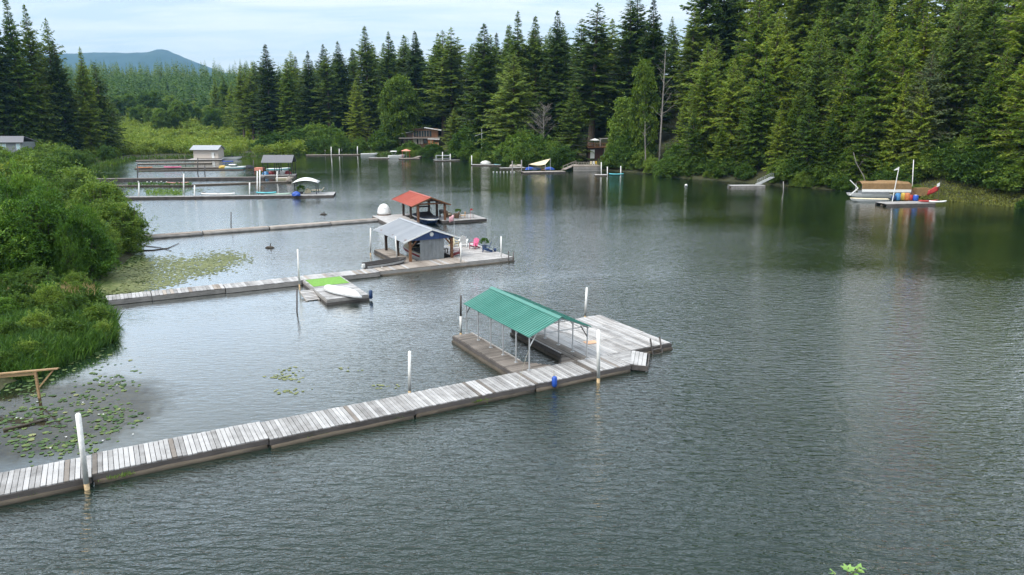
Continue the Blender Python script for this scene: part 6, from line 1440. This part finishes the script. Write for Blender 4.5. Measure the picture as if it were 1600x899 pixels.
for k, (x, y, mt_, h, lab) in enumerate(((1402, 313.5, 'sky_blue', 1.2, 'bright blue barrel on the swim dock by the tan canopy'), (1411, 313, 'yellow', 1.2, 'yellow barrel between blue and orange ones'), (1417, 313.5, 'orange', 1.25, 'orange barrel right of the yellow one'), (1422, 313.5, 'red', .9, 'red barrel right of the orange one'), (1430, 314, 'blue', .95, 'dark blue drum on the right of the barrels'), (1396, 313.5, 'navy_plastic', .8, 'small navy tub left of the bright blue barrel'))):
    o = thing('barrel', lab, 'barrel', G(x, y, .46)); MB().tube([(0, 0, 0), (0, 0, h * .12), (0, 0, h * .5), (0, 0, h * .88), (0, 0, h)], [.36, .42, .44, .42, .34], 12).build('body', mt_, o, True); MB().tube([(0, 0, h), (0, 0, h + .06)], .2, 10).build('lid', 'white' if k == 4 else mt_, o)
o = thing('flag_pole', 'white pole with small white pennant before the tan canopy', 'flag', G(1394, 315.5, .45)); H_ = AT(1399, 261, o.location.y).z - .45; MB().tube([(0, 0, 0), (.45, 0, H_)], .07, 7).build('pole', 'white', o); MB().slab([(.43, 0, H_), (-.3, .05, H_ - .5), (-.3, .05, H_ - .6), (.4, 0, H_ - .45)], .02).build('pennant', 'white', o)
post('tall thin white pole right of the pennant pole', 1424.5, 308, 250, .07, 'white_post', 0, None, lean=1427.5)
o = thing('brown_tent', 'small brown tent shape behind the barrels', 'tent', G(1413, 309, .3)); m = MB(); m.raw([(0, 0, 0), (2, 0, 0), (2, 2, 0), (0, 2, 0), (1.2, 1, 2.6)], [(0, 1, 4), (1, 2, 4), (2, 3, 4), (3, 0, 4), (3, 2, 1, 0)]); m.build('shell', 'timber', o); MB().box(2.2, 4.6, .4, 1.6, .2, 1.6).build('side_flap', MATS['tan_canvas'], o)
rf = thing('red_flag', 'large red flag drooping from a dark pole at the right swim dock', 'flag', G(1465, 314, .4)); Hf = AT(1465, 288, rf.location.y).z - .4
MB().tube([(0, 0, 0), (0, 0, Hf)], .05, 7).build('pole', 'dark_steel', rf); P = [[(-.05 - 1.85 * u, .12 * math.sin(5 * u + 2 * v), Hf - .1 - 1.0 * v * (1 - .15 * u) - .95 * u) for v in np.linspace(0, 1, 5)] for u in np.linspace(0, 1, 8)]
m = MB(); m.loft(P, False, False); o = m.build('cloth', 'red', rf, True); s_ = o.modifiers.new('thick', 'SOLIDIFY'); s_.thickness = .015
MB().slab([(-.03, -.05, Hf + .3), (-.03, -.05, Hf - .3), (-.5, -.05, Hf - .5), (-.5, -.05, Hf + .05)], .015).build('white_corner', 'white', rf)
kayak('red kayak lying along the right end of the swim dock', 1450, 316, R(8), 'red', 3.4, .5, .8); kayak('white and pink paddle board at the right tip of the swim dock', 1465, 317, R(5), 'white', 3.0, .45, .9, 'paddle_board')
# stone wall, mossy shore and log rail on the right
sw = thing('stone_wall', 'low grey stone retaining wall on the right shore', 'wall', G(1466, 306, .3)); q = sw.location; e = G(1532, 309, .3) - q; Lw = e.length; sw.rotation_euler.z = math.atan2(e.y, e.x)
for r in range(4):
    x = -.3 * (r % 2)
    while x < Lw:
        w_ = U_(.45, .85); m = MB(); pts = [(0, 0), (w_ * .94, U_(-.02, .03)), (w_ * .94, .36 + U_(-.04, .02)), (U_(0, .05), .37)]
        m.raw([(x + a, U_(-.06, .0), .02 + r * .4 + b) for a, b in pts] + [(x + a, .5, .02 + r * .4 + b) for a, b in pts], [(0, 1, 2, 3), (7, 6, 5, 4), (0, 4, 5, 1), (1, 5, 6, 2), (2, 6, 7, 3), (3, 7, 4, 0)]); m.build('stone', 'stone', sw); x += w_
lr = thing('log_rail', 'grey log rail fence above the stone wall', 'fence', AT(1470, 300, shoreY(1470) + 6)); 
MB().tube([(0, 0, 1.5), (3, .1, 1.6), (6.5, .3, 1.35)], .07, 7).build('rail', 'pale_bark', lr)
for x in (0, 3.2, 6.4): MB().tube([(x, 0, -1), (x, 0, 1.6)], .08, 7).build('post', 'pale_bark', lr)
C = []
for _ in range(5200):
    px = U_(1432, 1640); Y = shoreY(px) + abs(g6.normal(0, 3.2)) - .3; x = AT(px, 310, Y).x; C.append((x, Y))
C = np.array(C); z = np.maximum(ground_h(C[:, 0], C[:, 1]), .0); C = np.stack([C[:, 0], C[:, 1], z], 1)
M['moss'] = leaf('mossy_grass', (.08, .10, .02), (.14, .165, .03), (.22, .23, .05), .25, .4)
V, F = leaf_quads(C, g6.normal(0, .5, C.shape) + np.array([0, 0, .8]), g6.normal(0, 1, C.shape), U_(.2, .5, len(C)), np.full(len(C), .16)); tag(inst('shore_grass', np_mesh('shore_grass', V, F, 'moss')), 'olive mossy grass strip along the right shore', 'grass', None, 'stuff')

# ---------------------------------------------------------------- air
hz_ = MB().box(-6490, 4980, -240, 7290, -3.2, 640).build('haze', M['white']); hz_['kind'] = 'stuff'
t = NT('air'); t.n.remove(t.bsdf); vol = t.add('ShaderNodeVolumePrincipled', {'Color': (0.30, 0.62, 1.0, 1), 'Density': 7.5e-5, 'Anisotropy': 0.2}); t.l.new(vol.outputs[0], t.out.inputs['Volume'])
hz_.data.materials.clear(); hz_.data.materials.append(t.m)
